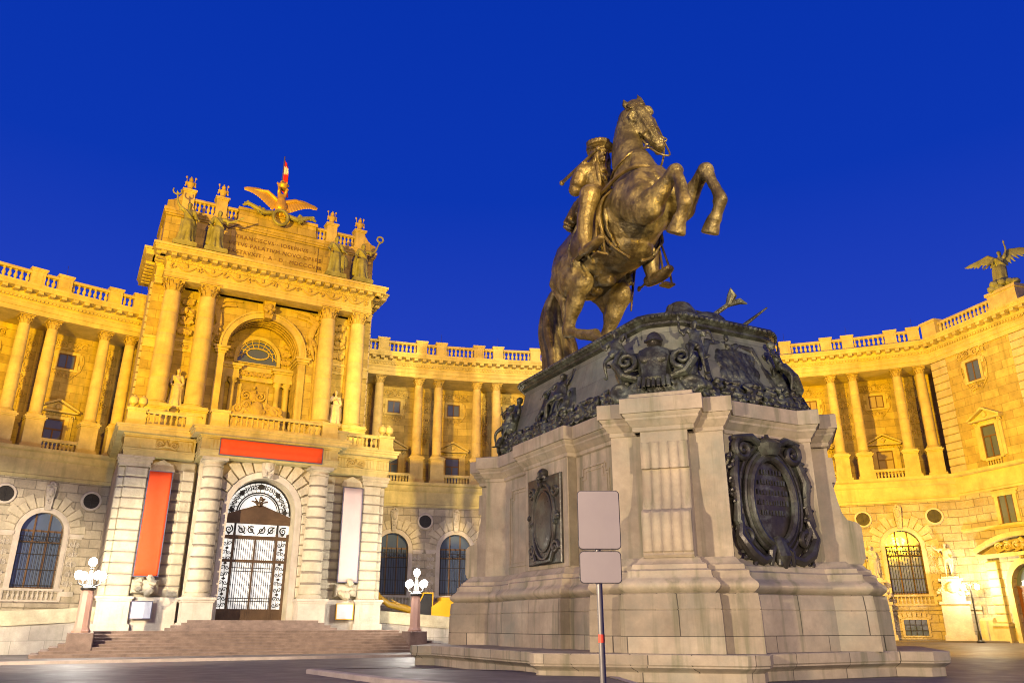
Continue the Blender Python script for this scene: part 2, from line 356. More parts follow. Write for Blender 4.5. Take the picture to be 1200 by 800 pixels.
def rings(mb, P, prof, cap=True):      # outline P (counter-clockwise), prof = [(offset, z)...] from bottom to top
    k = len(mb.v); n = len(P)
    for d, z in prof: mb.v += [(x, y, z) for x, y in poly_off(P, d)]
    for j in range(len(prof) - 1): mb.f += [(k + j * n + i, k + j * n + (i + 1) % n, k + (j + 1) * n + (i + 1) % n, k + (j + 1) * n + i) for i in range(n)]
    if cap: mb.f.append(tuple(k + (len(prof) - 1) * n + i for i in range(n)))
    return mb
g = rings(MB(), isl, [(0, 0), (0, .13), (-.03, .16), (-.3, .165)], False)
struct("kerb_island", g, KERB)
g = MB(); q = poly_off(isl, -.3); g.add([(x, y, .15) for x, y in q], [tuple(range(len(q)))])
struct("paved_island", g, ASPH)

# ------------------------------------------------------------------ the palace
PBW = PF @ Vector((0, 47, 0)); PM = Mloc(PBW.x, PBW.y, PBW.z)
palace = thing("palace", "curved floodlit stone palace with colonnaded wings and tall arched central portico", "palace", PM)
R0 = 57.8
def arcfn(az0, Rb=R0):
    def f(v):
        a = R_(az0) + v[0] / R0; r = Rb + v[1]
        return (O.x + r * sin(a) - PBW.x, O.y + r * cos(a) - PBW.y, v[2])
    return f
def deg2s(d): return R_(d) * R0
def lin(a, b, st=1.2):
    n = max(1, int(ceil((b - a) / st))); return [a + (b - a) * i / n for i in range(n + 1)]
def archpts(xc, hw, zs, n=16): return [(xc - hw * cos(pi * i / n), zs + hw * sin(pi * i / n)) for i in range(n + 1)]
def arch_wall(mb, x0, x1, z0, z1, xc, hw, zs, zb, y, dep, n=18):
    A = archpts(xc, hw, zs, n); k = len(mb.v)
    def q(a, b, c, d): mb.add([(a[0], y, a[1]), (b[0], y, b[1]), (c[0], y, c[1]), (d[0], y, d[1])], [(0, 1, 2, 3)])
    q((x0, z0), (xc - hw, z0), (xc - hw, zs), (x0, zs)); q((xc + hw, z0), (x1, z0), (x1, zs), (xc + hw, zs))
    if zb > z0: q((xc - hw, z0), (xc + hw, z0), (xc + hw, zb), (xc - hw, zb))
    T = [(x0 + (x1 - x0) * i / n, z1) for i in range(n + 1)]
    for i in range(n): q(A[i], A[i + 1], T[i + 1], T[i])
    mb.add([(x0, y, zs), (A[0][0], y, A[0][1]), (x0, y, z1)], [(0, 1, 2)]); mb.add([(x1, y, zs), (x1, y, z1), (A[-1][0], y, A[-1][1])], [(0, 1, 2)])
    L = [(xc - hw, zb)] + A + [(xc + hw, zb)]
    for i in range(len(L) - 1):
        a, b = L[i], L[i + 1]; mb.add([(a[0], y, a[1]), (b[0], y, b[1]), (b[0], y + dep, b[1]), (a[0], y + dep, a[1])], [(0, 3, 2, 1)])
    mb.add([(xc - hw, y, zb), (xc + hw, y, zb), (xc + hw, y + dep, zb), (xc - hw, y + dep, zb)], [(0, 1, 2, 3)])
    return mb
def arch_ring(mb, xc, zs, r0, r1, y0, y1, zb=None, n=20):     # raised archivolt with straight legs down to zb
    I = [(xc - r0 * cos(pi * i / n), zs + r0 * sin(pi * i / n)) for i in range(n + 1)]; Q = [(xc - r1 * cos(pi * i / n), zs + r1 * sin(pi * i / n)) for i in range(n + 1)]
    if zb is not None: I = [(xc - r0, zb)] + I + [(xc + r0, zb)]; Q = [(xc - r1, zb)] + Q + [(xc + r1, zb)]
    k = len(mb.v); m = len(I)
    for P, y in ((I, y1), (I, y0), (Q, y0), (Q, y1)): mb.v += [(x, y, z) for x, z in P]
    for a in range(3): mb.f += [(k + a * m + i, k + a * m + i + 1, k + (a + 1) * m + i + 1, k + (a + 1) * m + i) for i in range(m - 1)]
    return mb
def voussoirs(mb, xc, zs, r0, r1, y0, y1, n=13, gap=.035, alt=.25, a0=0, a1=pi):
    for i in range(n):
        t0 = a0 + (a1 - a0) * i / n; t1 = a0 + (a1 - a0) * (i + 1) / n; g = gap / r0 / 2; rr = r1 + (alt if i % 2 == 0 else 0)
        P = [(xc - r * cos(t), zs + r * sin(t)) for r, t in ((r0, t0 + g), (rr, t0 + g * r0 / rr), (rr, t1 - g * r0 / rr), (r0, t1 - g))]
        c = .04; m = Vector((sum(p[0] for p in P) / 4, sum(p[1] for p in P) / 4)); S = [tuple(m + (Vector(p) - m) * (1 - c * 2)) for p in P]
        mb.add([(x, y1, z) for x, z in P] + [(x, y0 + c, z) for x, z in P] + [(x, y0, z) for x, z in S],
               [(0, 1, 5, 4), (1, 2, 6, 5), (2, 3, 7, 6), (3, 0, 4, 7), (4, 5, 9, 8), (5, 6, 10, 9), (6, 7, 11, 10), (7, 4, 8, 11), (8, 9, 10, 11)])
    return mb
def banded(mb, x0, x1, y0, y1, z0, z1, n, gap=.05, c=.045, jit=0):
    h = (z1 - z0) / n; mb.core = getattr(mb, 'core', None) or MB(); mb.core.box(x0 + .06, x1 - .06, y0 + .09, y1 - .012, z0 + .004, z1 - .004)
    for i in range(n): mb.cbox(x0, x1, y0 + (random.random() * jit), y1 - .01, z0 + i * h + gap / 2, z0 + (i + 1) * h - gap / 2, c)
    return mb
def layers(mb, x0, x1, y0, y1, L):     # stacked slabs with their own overhang on three sides
    for z0, z1, o in L: mb.box(x0 - o, x1 + o, y0 - o, y1, z0, z1)
    return mb
def leafblob(mb, x, y, z, r, k=5):
    for i in range(k):
        a = random.random() * 6.28; mb.ell((x + r * .7 * cos(a), y + random.uniform(-.3, .2) * r, z + r * .7 * sin(a)), (r * .55, r * .4, r * .35), 6, 4, Matrix.Rotation(a, 3, 'Y'))
    return mb
def scrollwork(mb, x0, x1, z0, z1, y, r=.05, seed=1):       # symmetrical rinceaux with a central mask
    rs = random.Random(seed); xc = (x0 + x1) / 2; w = (x1 - x0) / 2; h = z1 - z0; wide = w * 2 >= h
    if wide:
        n = max(1, int(w / (h * .75)))
        for s in (-1, 1):
            for i in range(n):
                cx = xc + s * (w * (i + .6) / n); q = min(h * .42, w / n * .45); up = (1 if i % 2 else -1)
                mb.spiral(cx, z0 + h * .5, y, q, 1.6, r, s * up, rs.random(), 5, 14)
                mb.tube([(cx - s * q * 1.3, y, z0 + h * .3), (cx - s * q * .6, y, z0 + h * (.5 + .3 * up)), (cx + s * q * .4, y, z0 + h * (.5 + .42 * up))], r, 5)
                leafblob(mb, cx, y, z0 + h * .5, q * .35, 3); leafblob(mb, cx + s * q * .8, y, z0 + h * (.5 - .3 * up), q * .3, 3)
        mb.ell((xc, y, z0 + h * .5), (h * .22, .1, h * .35), 8, 6); leafblob(mb, xc, y, z0 + h * .85, h * .2, 4)
    else:
        n = max(1, int(h / (w * 1.5)))
        for i in range(n):
            cz = z0 + h * (i + .5) / n; q = min(w * .45, h / n * .4)
            for s in (-1, 1): mb.spiral(xc + s * w * .45, cz, y, q, 1.5, r, s * (1 if i % 2 else -1), rs.random() * 2, 5, 12); leafblob(mb, xc + s * w * .5, y, cz + q * .7, q * .35, 2)
            mb.ell((xc, y, cz), (w * .16, .09, h / n * .35), 7, 5); leafblob(mb, xc, y, cz + h / n * .4, w * .25, 4)
    return mb
# -- columns
def capital_mb(r, h):
    b = MB(); b.lathe([(r * .86, 0), (r * .95, .03 * h), (r * .86, .07 * h), (r * .88, .45 * h), (r * 1.0, .7 * h), (r * 1.18, .86 * h)], n=14)
    for row, (z, hh, k, off) in enumerate(((.05, .42, 8, 0), (.28, .48, 8, pi / 8))):
        for i in range(k):
            a = off + 2 * pi * i / k; rr = r * .92
            P = [(rr * cos(a), rr * sin(a), z * h), (rr * 1.12 * cos(a), rr * 1.12 * sin(a), (z + hh * .6) * h), (rr * 1.38 * cos(a), rr * 1.38 * sin(a), (z + hh) * h), (rr * 1.5 * cos(a), rr * 1.5 * sin(a), (z + hh * .8) * h)]
            b.tube(P, [(r * .2, r * .05), (r * .22, r * .06), (r * .17, r * .07), (r * .08, r * .05)], 6, side=(-sin(a), cos(a), 0))
    for i in range(4):
        a = pi / 4 + pi / 2 * i; b.tube([(r * 1.0 * cos(a), r * 1.0 * sin(a), .6 * h), (r * 1.35 * cos(a), r * 1.35 * sin(a), .85 * h), (r * 1.55 * cos(a), r * 1.55 * sin(a), .8 * h), (r * 1.5 * cos(a), r * 1.5 * sin(a), .68 * h)], r * .13, 6)
        leafblob(b, r * 1.15 * cos(a + pi / 4), r * 1.15 * sin(a + pi / 4), .9 * h, r * .16, 3)
    q = r * 1.38; b.box(-q, q, -q, q, .88 * h, h); return b
def base_mb(r, h):
    b = MB(); q = r * 1.42; b.box(-q, q, -q, q, 0, h * .35)
    b.lathe([(r * 1.38, .35 * h), (r * 1.42, .45 * h), (r * 1.36, .56 * h), (r * 1.18, .62 * h), (r * 1.15, .7 * h), (r * 1.26, .78 * h), (r * 1.24, .88 * h), (r * 1.05, .95 * h), (r * 1.02, h)], n=20); return b
def shaft_mb(r, h, drums=5):
    pr = []
    for i in range(drums * 4 + 1):
        t = i / (drums * 4); rr = r * (1 - .14 * max(0, (t - .3) / .7) ** 1.6); z = h * t
        if i % 4 == 0 and 0 < i < drums * 4: pr += [(rr, z - .012), (rr - .008, z), (rr, z + .012)]
        else: pr.append((rr, z))
    return MB().lathe(pr, n=24)
def make_column(r, zb, hb, hs, hc, zped, pw, M):
    s = part("column", shaft_mb(r, hs).xf(lambda v: (v[0], v[1], v[2] + zb + hb)), COLM, palace, M)
    part("column_base", base_mb(r, hb), TRIM, s, M @ Matrix.Translation((0, 0, zb)))
    part("capital", capital_mb(r * .87, hc), ORN, s, M @ Matrix.Translation((0, 0, zb + hb + hs)))
    p = MB(); layers(p, -pw, pw, -pw, pw + .0, [(zped, zped + .28, .1), (zped + .28, zb - .2, 0), (zb - .2, zb - .1, .06), (zb - .1, zb, .12)]); p.xf(lambda v: (v[0], min(v[1], pw + .1), v[2]))
    part("column_pedestal", p, TRIM, s, M); return s
wing_pairs = [-10.25 + 5 * k for k in range(-2, 8)] + [-39.25 - 5 * k for k in range(4)]
wing_bays = [-17.75 + 5 * k for k in range(9)] + [-41.75 - 5 * k for k in range(3)]
RC = 58.6; c0 = None; c0az = None
colaz = []
for a in wing_pairs:
    colaz += [a - .85, a + .85]
colaz = [a for a in colaz if not (-38 < a < -21.9)]
c0 = make_column(.40, 14.65, .35, 5.9, .62, 12.5, .55, FR(colaz[0], RC))
for a in colaz[1:]: dup(c0, FR(a, RC), palace)
# -- wing walls, mapped on the arc
EX = ((-57.5, -36.5), (-22.0, 26.7))
for (a0, a1) in EX:
    f = arcfn(a0); S = deg2s(a1 - a0); xs = lin(0, S)
    w = MB(); cuts = [b for b in wing_bays if a0 < b < a1]; edges = []
    e = a0
    for b in sorted(cuts):
        if b - 2.5 - e > .05: edges.append((e, b - 2.5, None))
        edges.append((b - 2.5, b + 2.5, b)); e = b + 2.5
    if a1 - e > .05: edges.append((e, a1, None))
    for p, q, c in edges:
        x0, x1 = deg2s(p - a0), deg2s(q - a0)
        if c is None:
            for u, v in zip(lin(x0, x1)[:-1], lin(x0, x1)[1:]): w.add([(u, 0, 2.9), (v, 0, 2.9), (v, 0, 10.6), (u, 0, 10.6)], [(0, 1, 2, 3)])
        else: arch_wall(w, x0, x1, 2.9, 10.6, deg2s(c - a0), 1.25, 7.2, 3.75, 0, .55)
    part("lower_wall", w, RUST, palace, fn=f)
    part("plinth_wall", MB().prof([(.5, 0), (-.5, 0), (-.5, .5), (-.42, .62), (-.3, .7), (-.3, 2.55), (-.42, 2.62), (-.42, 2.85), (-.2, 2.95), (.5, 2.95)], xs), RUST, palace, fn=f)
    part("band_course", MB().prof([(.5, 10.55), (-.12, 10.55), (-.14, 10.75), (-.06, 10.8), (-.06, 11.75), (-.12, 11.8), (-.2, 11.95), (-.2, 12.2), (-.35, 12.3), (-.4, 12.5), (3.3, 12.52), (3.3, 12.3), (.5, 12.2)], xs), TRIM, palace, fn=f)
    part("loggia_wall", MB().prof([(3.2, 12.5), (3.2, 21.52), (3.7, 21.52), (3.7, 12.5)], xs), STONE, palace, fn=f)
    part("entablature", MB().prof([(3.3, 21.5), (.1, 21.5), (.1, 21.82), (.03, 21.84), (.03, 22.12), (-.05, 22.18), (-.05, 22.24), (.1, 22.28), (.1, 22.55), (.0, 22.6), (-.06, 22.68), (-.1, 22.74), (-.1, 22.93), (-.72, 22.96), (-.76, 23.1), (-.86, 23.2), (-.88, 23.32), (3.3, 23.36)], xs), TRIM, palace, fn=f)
    d = MB(); n = int(S / .72)
    for i in range(n): x = (i + .5) * S / n; d.box(x - .16, x + .16, -.66, -.1, 22.76, 22.955)
    n = int(S / .24)
    for i in range(n): x = (i + .5) * S / n; d.box(x - .07, x + .07, -.02, .08, 22.42, 22.56)
    part("cornice_brackets", d, TRIM, palace, fn=f)
    part("parapet_plinth", MB().prof([(.45, 23.33), (-.3, 23.33), (-.3, 23.5), (-.24, 23.56), (.4, 23.56)], xs), TRIM, palace, fn=f)
    part("roof", MB().prof([(3.2, 23.3), (11, 23.9), (11, 0.), (10.5, 0), (10.5, 23), (3.2, 22.8)], xs), ROOF, palace, fn=f)
# -- balustrades
BAL = [(.075, 0), (.1, .02), (.1, .06), (.06, .1), (.075, .18), (.12, .3), (.115, .36), (.06, .52), (.05, .6), (.085, .64), (.085, .7)]
def baluster_row(mb, xs, y, z, s=1, n=8):
    for x in xs: mb.lathe([(r * s, z + q * s) for r, q in BAL], x, y, n)
    return mb
def bal_section(L, k, y=0, z=0, h=.7, sp=None):
    b = MB(); s = h / .7; sp = sp or L / k; baluster_row(b, [(i - (k - 1) / 2) * sp for i in range(k)], y, z, s); b.prof([(-.2, z + h), (-.22, z + h + .08), (-.16, z + h + .22), (.16, z + h + .22), (.22, z + h + .08), (.2, z + h)], [-L / 2, L / 2]); return b
RB = R0 + .08
b7 = part("balustrade", bal_section(2.55, 7, 0, 23.56, .75, .36), TRIM, palace, FR(wing_bays[0], RB))
for a in wing_bays[1:]: dup(b7, FR(a, RB), palace)
b2 = part("balustrade", bal_section(.85, 2, 0, 23.56, .75, .36), TRIM, palace, FR(wing_pairs[0], RB))
for a in [p for p in wing_pairs[1:] if not (-38 < p < -21.5)]: dup(b2, FR(a, RB), palace)
pm = MB(); layers(pm, -.44, .44, -.3, .3, [(23.4, 23.6, .06), (23.6, 24.5, 0), (24.5, 24.6, .05), (24.6, 24.72, .09)]); pm.box(-.26, .26, -.325, -.29, 23.75, 24.38)
p0 = part("balustrade_pier", pm, TRIM, palace, FR(colaz[0], RB))
for a in colaz[1:]: dup(p0, FR(a, RB), palace)
l0 = part("lightning_rod", MB().tube([(0, 0, 24.7), (0, 0, 25.6)], .012, 5), IRON, palace, FR(colaz[0], RB))
for a in colaz[3::2]: dup(l0, FR(a, RB), palace)
# -- arched ground floor windows
M0 = FR(wing_bays[0], R0)
m = arch_ring(MB(), 0, 7.2, 1.25, 1.5, -.09, .02, 3.75); arch_ring(m, 0, 7.2, 1.5, 1.58, -.05, .02, 3.75); m.box(-1.75, 1.75, -.2, .02, 3.6, 3.75); m.box(-1.7, 1.7, -.1, .02, 2.96, 3.06)
baluster_row(m, [i * .27 - 1.21 for i in range(10)], -.05, 3.06, .77, 6)
for s in (-1, 1): m.box(s * 1.62 - .1, s * 1.62 + .1, -.12, .02, 3.06, 3.6); m.box(s * 2.0 - .42, s * 2.0 + .42, -.14, .02, 7.0, 7.2); m.box(s * 2.0 - .36, s * 2.0 + .36, -.09, .02, 6.9, 7.0); m.box(s * 2.0 - .42, s * 2.0 + .42, -.14, .02, 3.3, 3.6)
w0 = part("arched_window", m, TRIML, palace, M0)
v = voussoirs(MB(), 0, 7.2, 1.6, 2.25, -.1, .02, 13, .05, .3); part("voussoir_ring", v, RUSTP, w0, M0)
k = MB(); k.prism([(-.16, 8.6), (.16, 8.6), (.3, 10.2), (-.3, 10.2)], -.28, .02); k.ell((0, -.3, 9.75), (.2, .16, .32), 8, 6); k.ell((0, -.36, 9.62), (.07, .12, .1), 6, 4); leafblob(k, 0, -.26, 10.15, .25, 6); leafblob(k, 0, -.26, 9.2, .2, 6); part("keystone", k, ORNL, w0, M0)
c = MB()
for s in (-1, 1): scrollwork(c, s * 2.0 - .34, s * 2.0 + .34, 3.75, 6.8, -.04, .045, 5)
part("carved_panel", c, ORNL, w0, M0)
A = archpts(0, 1.26, 7.2, 16); part("pane", MB().prism([(-1.26, 3.74)] + [(1.26, 3.74)] + A[::-1], .42, .46), GLASS, w0, M0)
fr = MB()
for x in (-1.22, -.42, .42, 1.22): fr.box(x - .05, x + .05, .34, .42, 3.75, 7.2 + sqrt(max(.01, 1.25 ** 2 - min(1.2, abs(x)) ** 2)))
for z in (3.8, 6.6, 7.3): fr.box(-1.25, 1.25, .345, .415, z - .06, z + .06)
part("sash", fr, FRAME, w0, M0)
gr = MB()
for i in range(13): x = -1.14 + i * .19; gr.tube([(x, .2, 3.76), (x, .2, 7.15)], .016, 4)
for z in (3.95, 4.9, 5.85, 6.55, 6.95): gr.box(-1.24, 1.24, .18, .22, z - .022, z + .022)
for i in range(6): gr.spiral(-1.0 + i * .4, 6.75, .2, .15, 1.2, .018, 1 if i % 2 else -1, 0, 4, 10)
for i in range(7): gr.tube([(-1.14 + i * .38, .2, 6.95), (-1.14 + i * .38, .2, 7.35)], (.02), 4)
part("grille", gr, IRON, w0, M0)
for a in wing_bays[1:]: dup(w0, FR(a, R0), palace)
# -- round windows
M0 = FR(wing_pairs[0] + 0, R0)
m = MB();
P = [(.5, -.12), (.62, -.12), (.66, -.06), (.66, .02), (.5, .02)]; n = 28
vs = [(r * cos(2 * pi * i / n), y, 9.42 + r * sin(2 * pi * i / n)) for r, y in P for i in range(n)]
m.add(vs, [(j * n + i, j * n + (i + 1) % n, ((j + 1) % 5) * n + (i + 1) % n, ((j + 1) % 5) * n + i) for j in range(5) for i in range(n)])
o0 = part("round_window", m, TRIML, palace, M0)
part("pane", MB().prism([(.51 * cos(2 * pi * i / 24), 9.42 + .51 * sin(2 * pi * i / 24)) for i in range(24)], -.012, .0), IRON, o0, M0)
s = MB(); s.box(-.02, .02, -.05, -.014, 8.93, 9.91); s.box(-.49, .49, -.045, -.016, 9.4, 9.44); part("sash", s, IRON, o0, M0)
for a in [p for p in wing_pairs[1:] if not (-38.5 < p < -21.5)]: dup(o0, FR(a, R0), palace)
# -- basement windows of the right wing
M0 = FR(-7.75, R0 - .3)
m = MB(); m.box(-.95, .95, -.06, .02, 1.95, 2.15); m.box(-.95, -.78, -.06, .02, .85, 1.95); m.box(.78, .95, -.06, .02, .85, 1.95); m.box(-.95, .95, -.06, .02, .75, .85)
voussoirs(m, 0, -.9, 3.05, 3.4, -.1, .02, 7, .05, 0, pi / 2 - .36, pi / 2 + .36)
b0 = part("basement_window", m, RUSTP, palace, M0); part("pane", MB().box(-.78, .78, -.012, 0, .85, 1.95), GLASS, b0, M0)
s = MB()
for i in range(5): s.box(-.78 + i * .39 - .02, -.78 + i * .39 + .02, -.05, -.014, .85, 1.95)
for z in (1.2, 1.6): s.box(-.78, .78, -.055, -.016, z - .02, z + .02)
part("grille", s, IRON, b0, M0)
for a in wing_bays[3:9]: dup(b0, FR(a, R0 - .3), palace)
# -- upper windows in the loggia
RL = R0 + 3.2
def upper_window(M, half=.62, z0=13.1, z1=15.3, zp=15.75, blind=False, proud=.0):
    m = MB()
    for s in (-1, 1): m.box(s * (half + .14) - .14, s * (half + .14) + .14, -.14, .02, z0, z1); m.box(s * (half + .4) - .13, s * (half + .4) + .13, -.1, .02, z0, z1 + .15); m.spiral(s * (half + .42), z1 + .22, -.16, .17, 1.2, .06, s, 0, 5, 10)
    m.box(-half - .28, half + .28, -.145, .02, z1, z1 + .22); m.box(-half - .3, half + .3, -.18, .02, z0 - .12, z0)
    w = part("window", m, TRIM, palace, M)
    p = MB(); q = half + .72; p.box(-q, q, -.42, .02, zp, zp + .12); p.prism([(-q, zp + .12), (q, zp + .12), (0, zp + .78)], -.16, .02)
    for s in (-1, 1):
        P = [(s * (q + .06), zp + .1), (s * (q + .06), zp + .24), (0, zp + .98), (0, zp + .82)]
        p.prism(P if s < 0 else P[::-1], -.46, .02)
    leafblob(p, 0, -.2, zp + .42, .2, 8); p.ell((0, -.24, zp + .4), (.14, .1, .2), 8, 6); scrollwork(p, -half - .1, half + .1, z1 + .24, zp - .02, -.1, .03, 3)
    part("pediment", p, TRIM, w, M)
    part("pane", MB().box(-half, half, -.02, 0, z0, z1), BLIND if blind else GLASS, w, M)
    s = MB()
    for x in (-half + .04, 0, half - .04): s.box(x - .045, x + .045, -.07, -.022, z0, z1 if x else z0 + (z1 - z0) * .66)
    for z in (z0 + .05, z0 + (z1 - z0) * .66, z1 - .05): s.box(-half, half, -.075, -.024, z - .045, z + .045)
    part("sash", s, FRAME, w, M); return w
w0 = upper_window(FR(wing_bays[0], RL))
for a in wing_bays[1:]:
    if a == 22.25: upper_window(FR(a, RL), blind=True)
    else: dup(w0, FR(a, RL), palace)
def attic_window(M, half=.57, z0=19.02, z1=20.12, blind=False):
    m = MB()
    for s in (-1, 1): m.box(s * (half + .1) - .1, s * (half + .1) + .1, -.12, .02, z0, z1); m.box(s * (half + .3) - .1, s * (half + .3) + .1, -.07, .02, z1 - .35, z1 + .1); m.box(s * (half + .3) - .08, s * (half + .3) + .08, -.06, .02, z0 - .15, z0 + .4)
    m.box(-half - .24, half + .24, -.125, .02, z1, z1 + .18); m.box(-half - .3, half + .3, -.14, .02, z0 - .16, z0)
    w = part("small_window", m, TRIM, palace, M)
    c = MB(); scrollwork(c, -half - .7, half + .7, z1 + .3, z1 + 1.05, -.07, .06, 9); scrollwork(c, -half, half, z0 - .75, z0 - .22, -.06, .05, 4)
    for s in (-1, 1): c.tube([(s * (half + .45), -.05, z1), (s * (half + .55), -.06, z1 - .5), (s * (half + .42), -.05, z0), (s * (half + .1), -.05, z0 - .4)], .06, 5)
    part("carved_panel", c, ORN, w, M)
    part("pane", MB().box(-half, half, -.02, 0, z0, z1), BLIND if blind else GLASS, w, M)
    s = MB()
    for x in (-half + .04, 0, half - .04): s.box(x - .04, x + .04, -.06, -.022, z0, z1)
    for z in (z0 + .04, z1 - .04): s.box(-half, half, -.065, -.024, z - .04, z + .04)
    part("sash", s, FRAME, w, M); return w
w0 = attic_window(FR(wing_bays[0], RL))
for a in wing_bays[1:]:
    if a in (17.25, 22.25): attic_window(FR(a, RL), blind=True)
    else: dup(w0, FR(a, RL), palace)
c = MB(); scrollwork(c, -.55, .55, 16.2, 20.9, -.05, .07, 8); c.box(-.72, -.64, -.05, .02, 13.2, 21.2); c.box(.64, .72, -.05, .02, 13.2, 21.2)
c0p = part("carved_panel", c, ORN, palace, FR(wing_pairs[0], RL))
for a in [p for p in wing_pairs[1:] if not (-37.5 < p < -21)]: dup(c0p, FR(a, RL), palace)
bb = bal_section(2.1, 8, 0, 12.52, .55, .25); bb.box(-1.3, -1.05, -.15, .15, 12.5, 13.3); bb.box(1.05, 1.3, -.15, .15, 12.5, 13.3)
b0 = part("balconet", bb, TRIM, palace, FR(wing_bays[0], R0 + .35))
for a in wing_bays[1:]: dup(b0, FR(a, R0 + .35), palace)

# -- right corner pavilion
PV = Matrix.Translation((34.1, 60.1, 0)) @ Matrix.Rotation(-R_(72.5), 4, 'Z')
LP = 16.
w = MB(); arch_wall(w, 1.3, 8.0, .3, 8.2, 4.65, 1.5, 4.1, .3, 0, .5); w.box(-.2, 1.3, 0, .5, 0, 8.2); w.box(8.0, LP, 0, .5, 0, 8.2); w.box(1.3, 8, .02, .5, 0, .3); w.box(-.2, LP, .01, .5, 8.2, 12.3)
part("pavilion_lower_wall", w, RUST, palace, PV)
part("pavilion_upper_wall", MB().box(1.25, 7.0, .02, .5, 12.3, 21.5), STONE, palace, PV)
m = MB(); banded(m, -.25, 1.25, -.06, .5, 12.5, 21.5, 15, .05, .05); part("quoin_strip", m, RUSTP, palace, PV)
m = MB(); banded(m, 7.0, 8.6, -.06, .5, 12.5, 21.5, 15, .05, .05); m.box(8.6, LP, .03, .5, 12.3, 21.5); part("quoin_strip", m, RUSTP, palace, PV)
part("pavilion_body", MB().box(0, LP, .48, 14, 0, 23.2), STONE, palace, PV)
m = MB(); xs = [-.3, LP]
m.prof([(.5, 12.2), (-.06, 12.2), (-.06, 11.0), (-.1, 10.95), (-.1, 10.8), (.02, 10.75), (.02, 12.2), (-.2, 12.22), (-.35, 12.3), (-.42, 12.5), (.5, 12.52)], xs)
m.box(-.3, LP, -.1, .02, 11.0, 12.2); m.prof([(.1, 8.05), (-.1, 8.05), (-.22, 8.2), (-.22, 8.34), (.1, 8.4)], xs); m.prof([(.1, 0), (-.4, 0), (-.4, 1.9), (-.25, 2.05), (.1, 2.05)], [-.3, 1.2, 1.201]); m.box(8.1, LP, -.3, 0, 0, 2)
part("pavilion_courses", m, TRIM, palace, PV)
part("pavilion_entablature", MB().prof([(.5, 21.5), (-.12, 21.5), (-.12, 21.82), (-.18, 21.84), (-.18, 22.12), (-.26, 22.18), (-.26, 22.24), (-.1, 22.28), (-.1, 22.55), (-.2, 22.6), (-.26, 22.68), (-.3, 22.74), (-.3, 22.93), (-.92, 22.96), (-.96, 23.1), (-1.06, 23.2), (-1.08, 23.32), (.5, 23.36)], xs), TRIM, palace, PV)
d = MB(); n = int(LP / .72)
for i in range(n): x = (i + .5) * LP / n; d.box(x - .16, x + .16, -.86, -.3, 22.76, 22.955)
n = int(LP / .24)
for i in range(n): x = (i + .5) * LP / n; d.box(x - .07, x + .07, -.22, -.1, 22.42, 22.56)
part("pavilion_brackets", d, TRIM, palace, PV)
d = MB(); d.box(-.2, LP, -.5, .3, 23.34, 23.58); layers(d, -.1, 1.3, -.45, .45, [(23.58, 24.65, 0), (24.65, 24.85, .08)]); layers(d, 6.45, 8.8, -.6, 1.2, [(23.4, 23.7, .06), (23.7, 24.55, 0), (24.55, 24.78, .1)])
part("pavilion_parapet", d, TRIM, palace, PV)
part("balustrade", bal_section(5.1, 14, -.1, 23.58, .78, .365), TRIM, palace, PV @ Matrix.Translation((3.87, 0, 0)))
c = MB(); scrollwork(c, 7.3, 8.5, 22.25, 22.6, -.14, .05, 2); part("carved_panel", c, ORN, palace, PV)
upper_window(PV @ Matrix.Translation((3.83, 0, 0)), .62, 13.1, 15.5, 15.85)
b = bal_section(1.3, 6, -.12, 12.52, .36, .22); part("balconet", b, TRIM, palace, PV @ Matrix.Translation((3.83, 0, 0)))
attic_window(PV @ Matrix.Translation((3.62, 0, 0)), .6, 19.0, 20.55)
Mw = PV @ Matrix.Translation((4.0, 0, 0))
m = MB(); m.box(-.9, -.62, -.1, .02, 8.4, 10.3); m.box(.62, .9, -.1, .02, 8.4, 10.3); m.box(-1.0, 1.0, -.14, .02, 10.3, 10.55); m.box(-1.1, 1.1, -.1, .02, 10.55, 10.7)
w = part("window", m, TRIM, palace, Mw); part("pane", MB().box(-.62, .62, -.02, 0, 8.4, 10.3), GLASS, w, Mw)
s = MB()
for x in (-.58, 0, .58): s.box(x - .05, x + .05, -.07, -.022, 8.4, 10.3)
part("sash", s, FRAME, w, Mw)
Mw = PV @ Matrix.Translation((4.65, 0, 0))
m = arch_ring(MB(), 0, 4.1, 1.5, 1.85, -.16, .02, .3); arch_ring(m, 0, 4.1, 1.85, 1.95, -.1, .02, .3)
for s in (-1, 1): layers(m, s * 2.75 - .5, s * 2.75 + .5, -.35, .1, [(.3, 1.5, .12), (1.5, 1.7, .2)]); banded(m, s * 2.75 - .45, s * 2.75 + .45, -.3, .05, 1.7, 5.9, 7)
d = part("side_door", m, TRIM, palace, Mw)
p = MB(); p.box(-3.6, 3.6, -.6, .02, 6.1, 6.35); n = 14; Rr = 7.2; zc = 7.55 - Rr; am = asin(3.6 / Rr)
pts = [(Rr * sin(-am + 2 * am * i / n), zc + Rr * cos(-am + 2 * am * i / n)) for i in range(n + 1)]
zoff = 6.45 - pts[0][1]
for i in range(n):
    a, b = pts[i], pts[i + 1]; p.prism([(a[0], a[1] + zoff), (b[0], b[1] + zoff), (b[0] * 1.03, b[1] + zoff + .3), (a[0] * 1.03, a[1] + zoff + .3)], -.62, .02)
part("pediment", p, TRIM, d, Mw)
c = MB(); scrollwork(c, -2.2, 2.2, 6.4, 7.2, -.2, .09, 6); leafblob(c, 0, -.3, 6.9, .4, 9); leafblob(c, 0, -.3, 5.9, .3, 6); part("carved_panel", c, ORN, d, Mw)
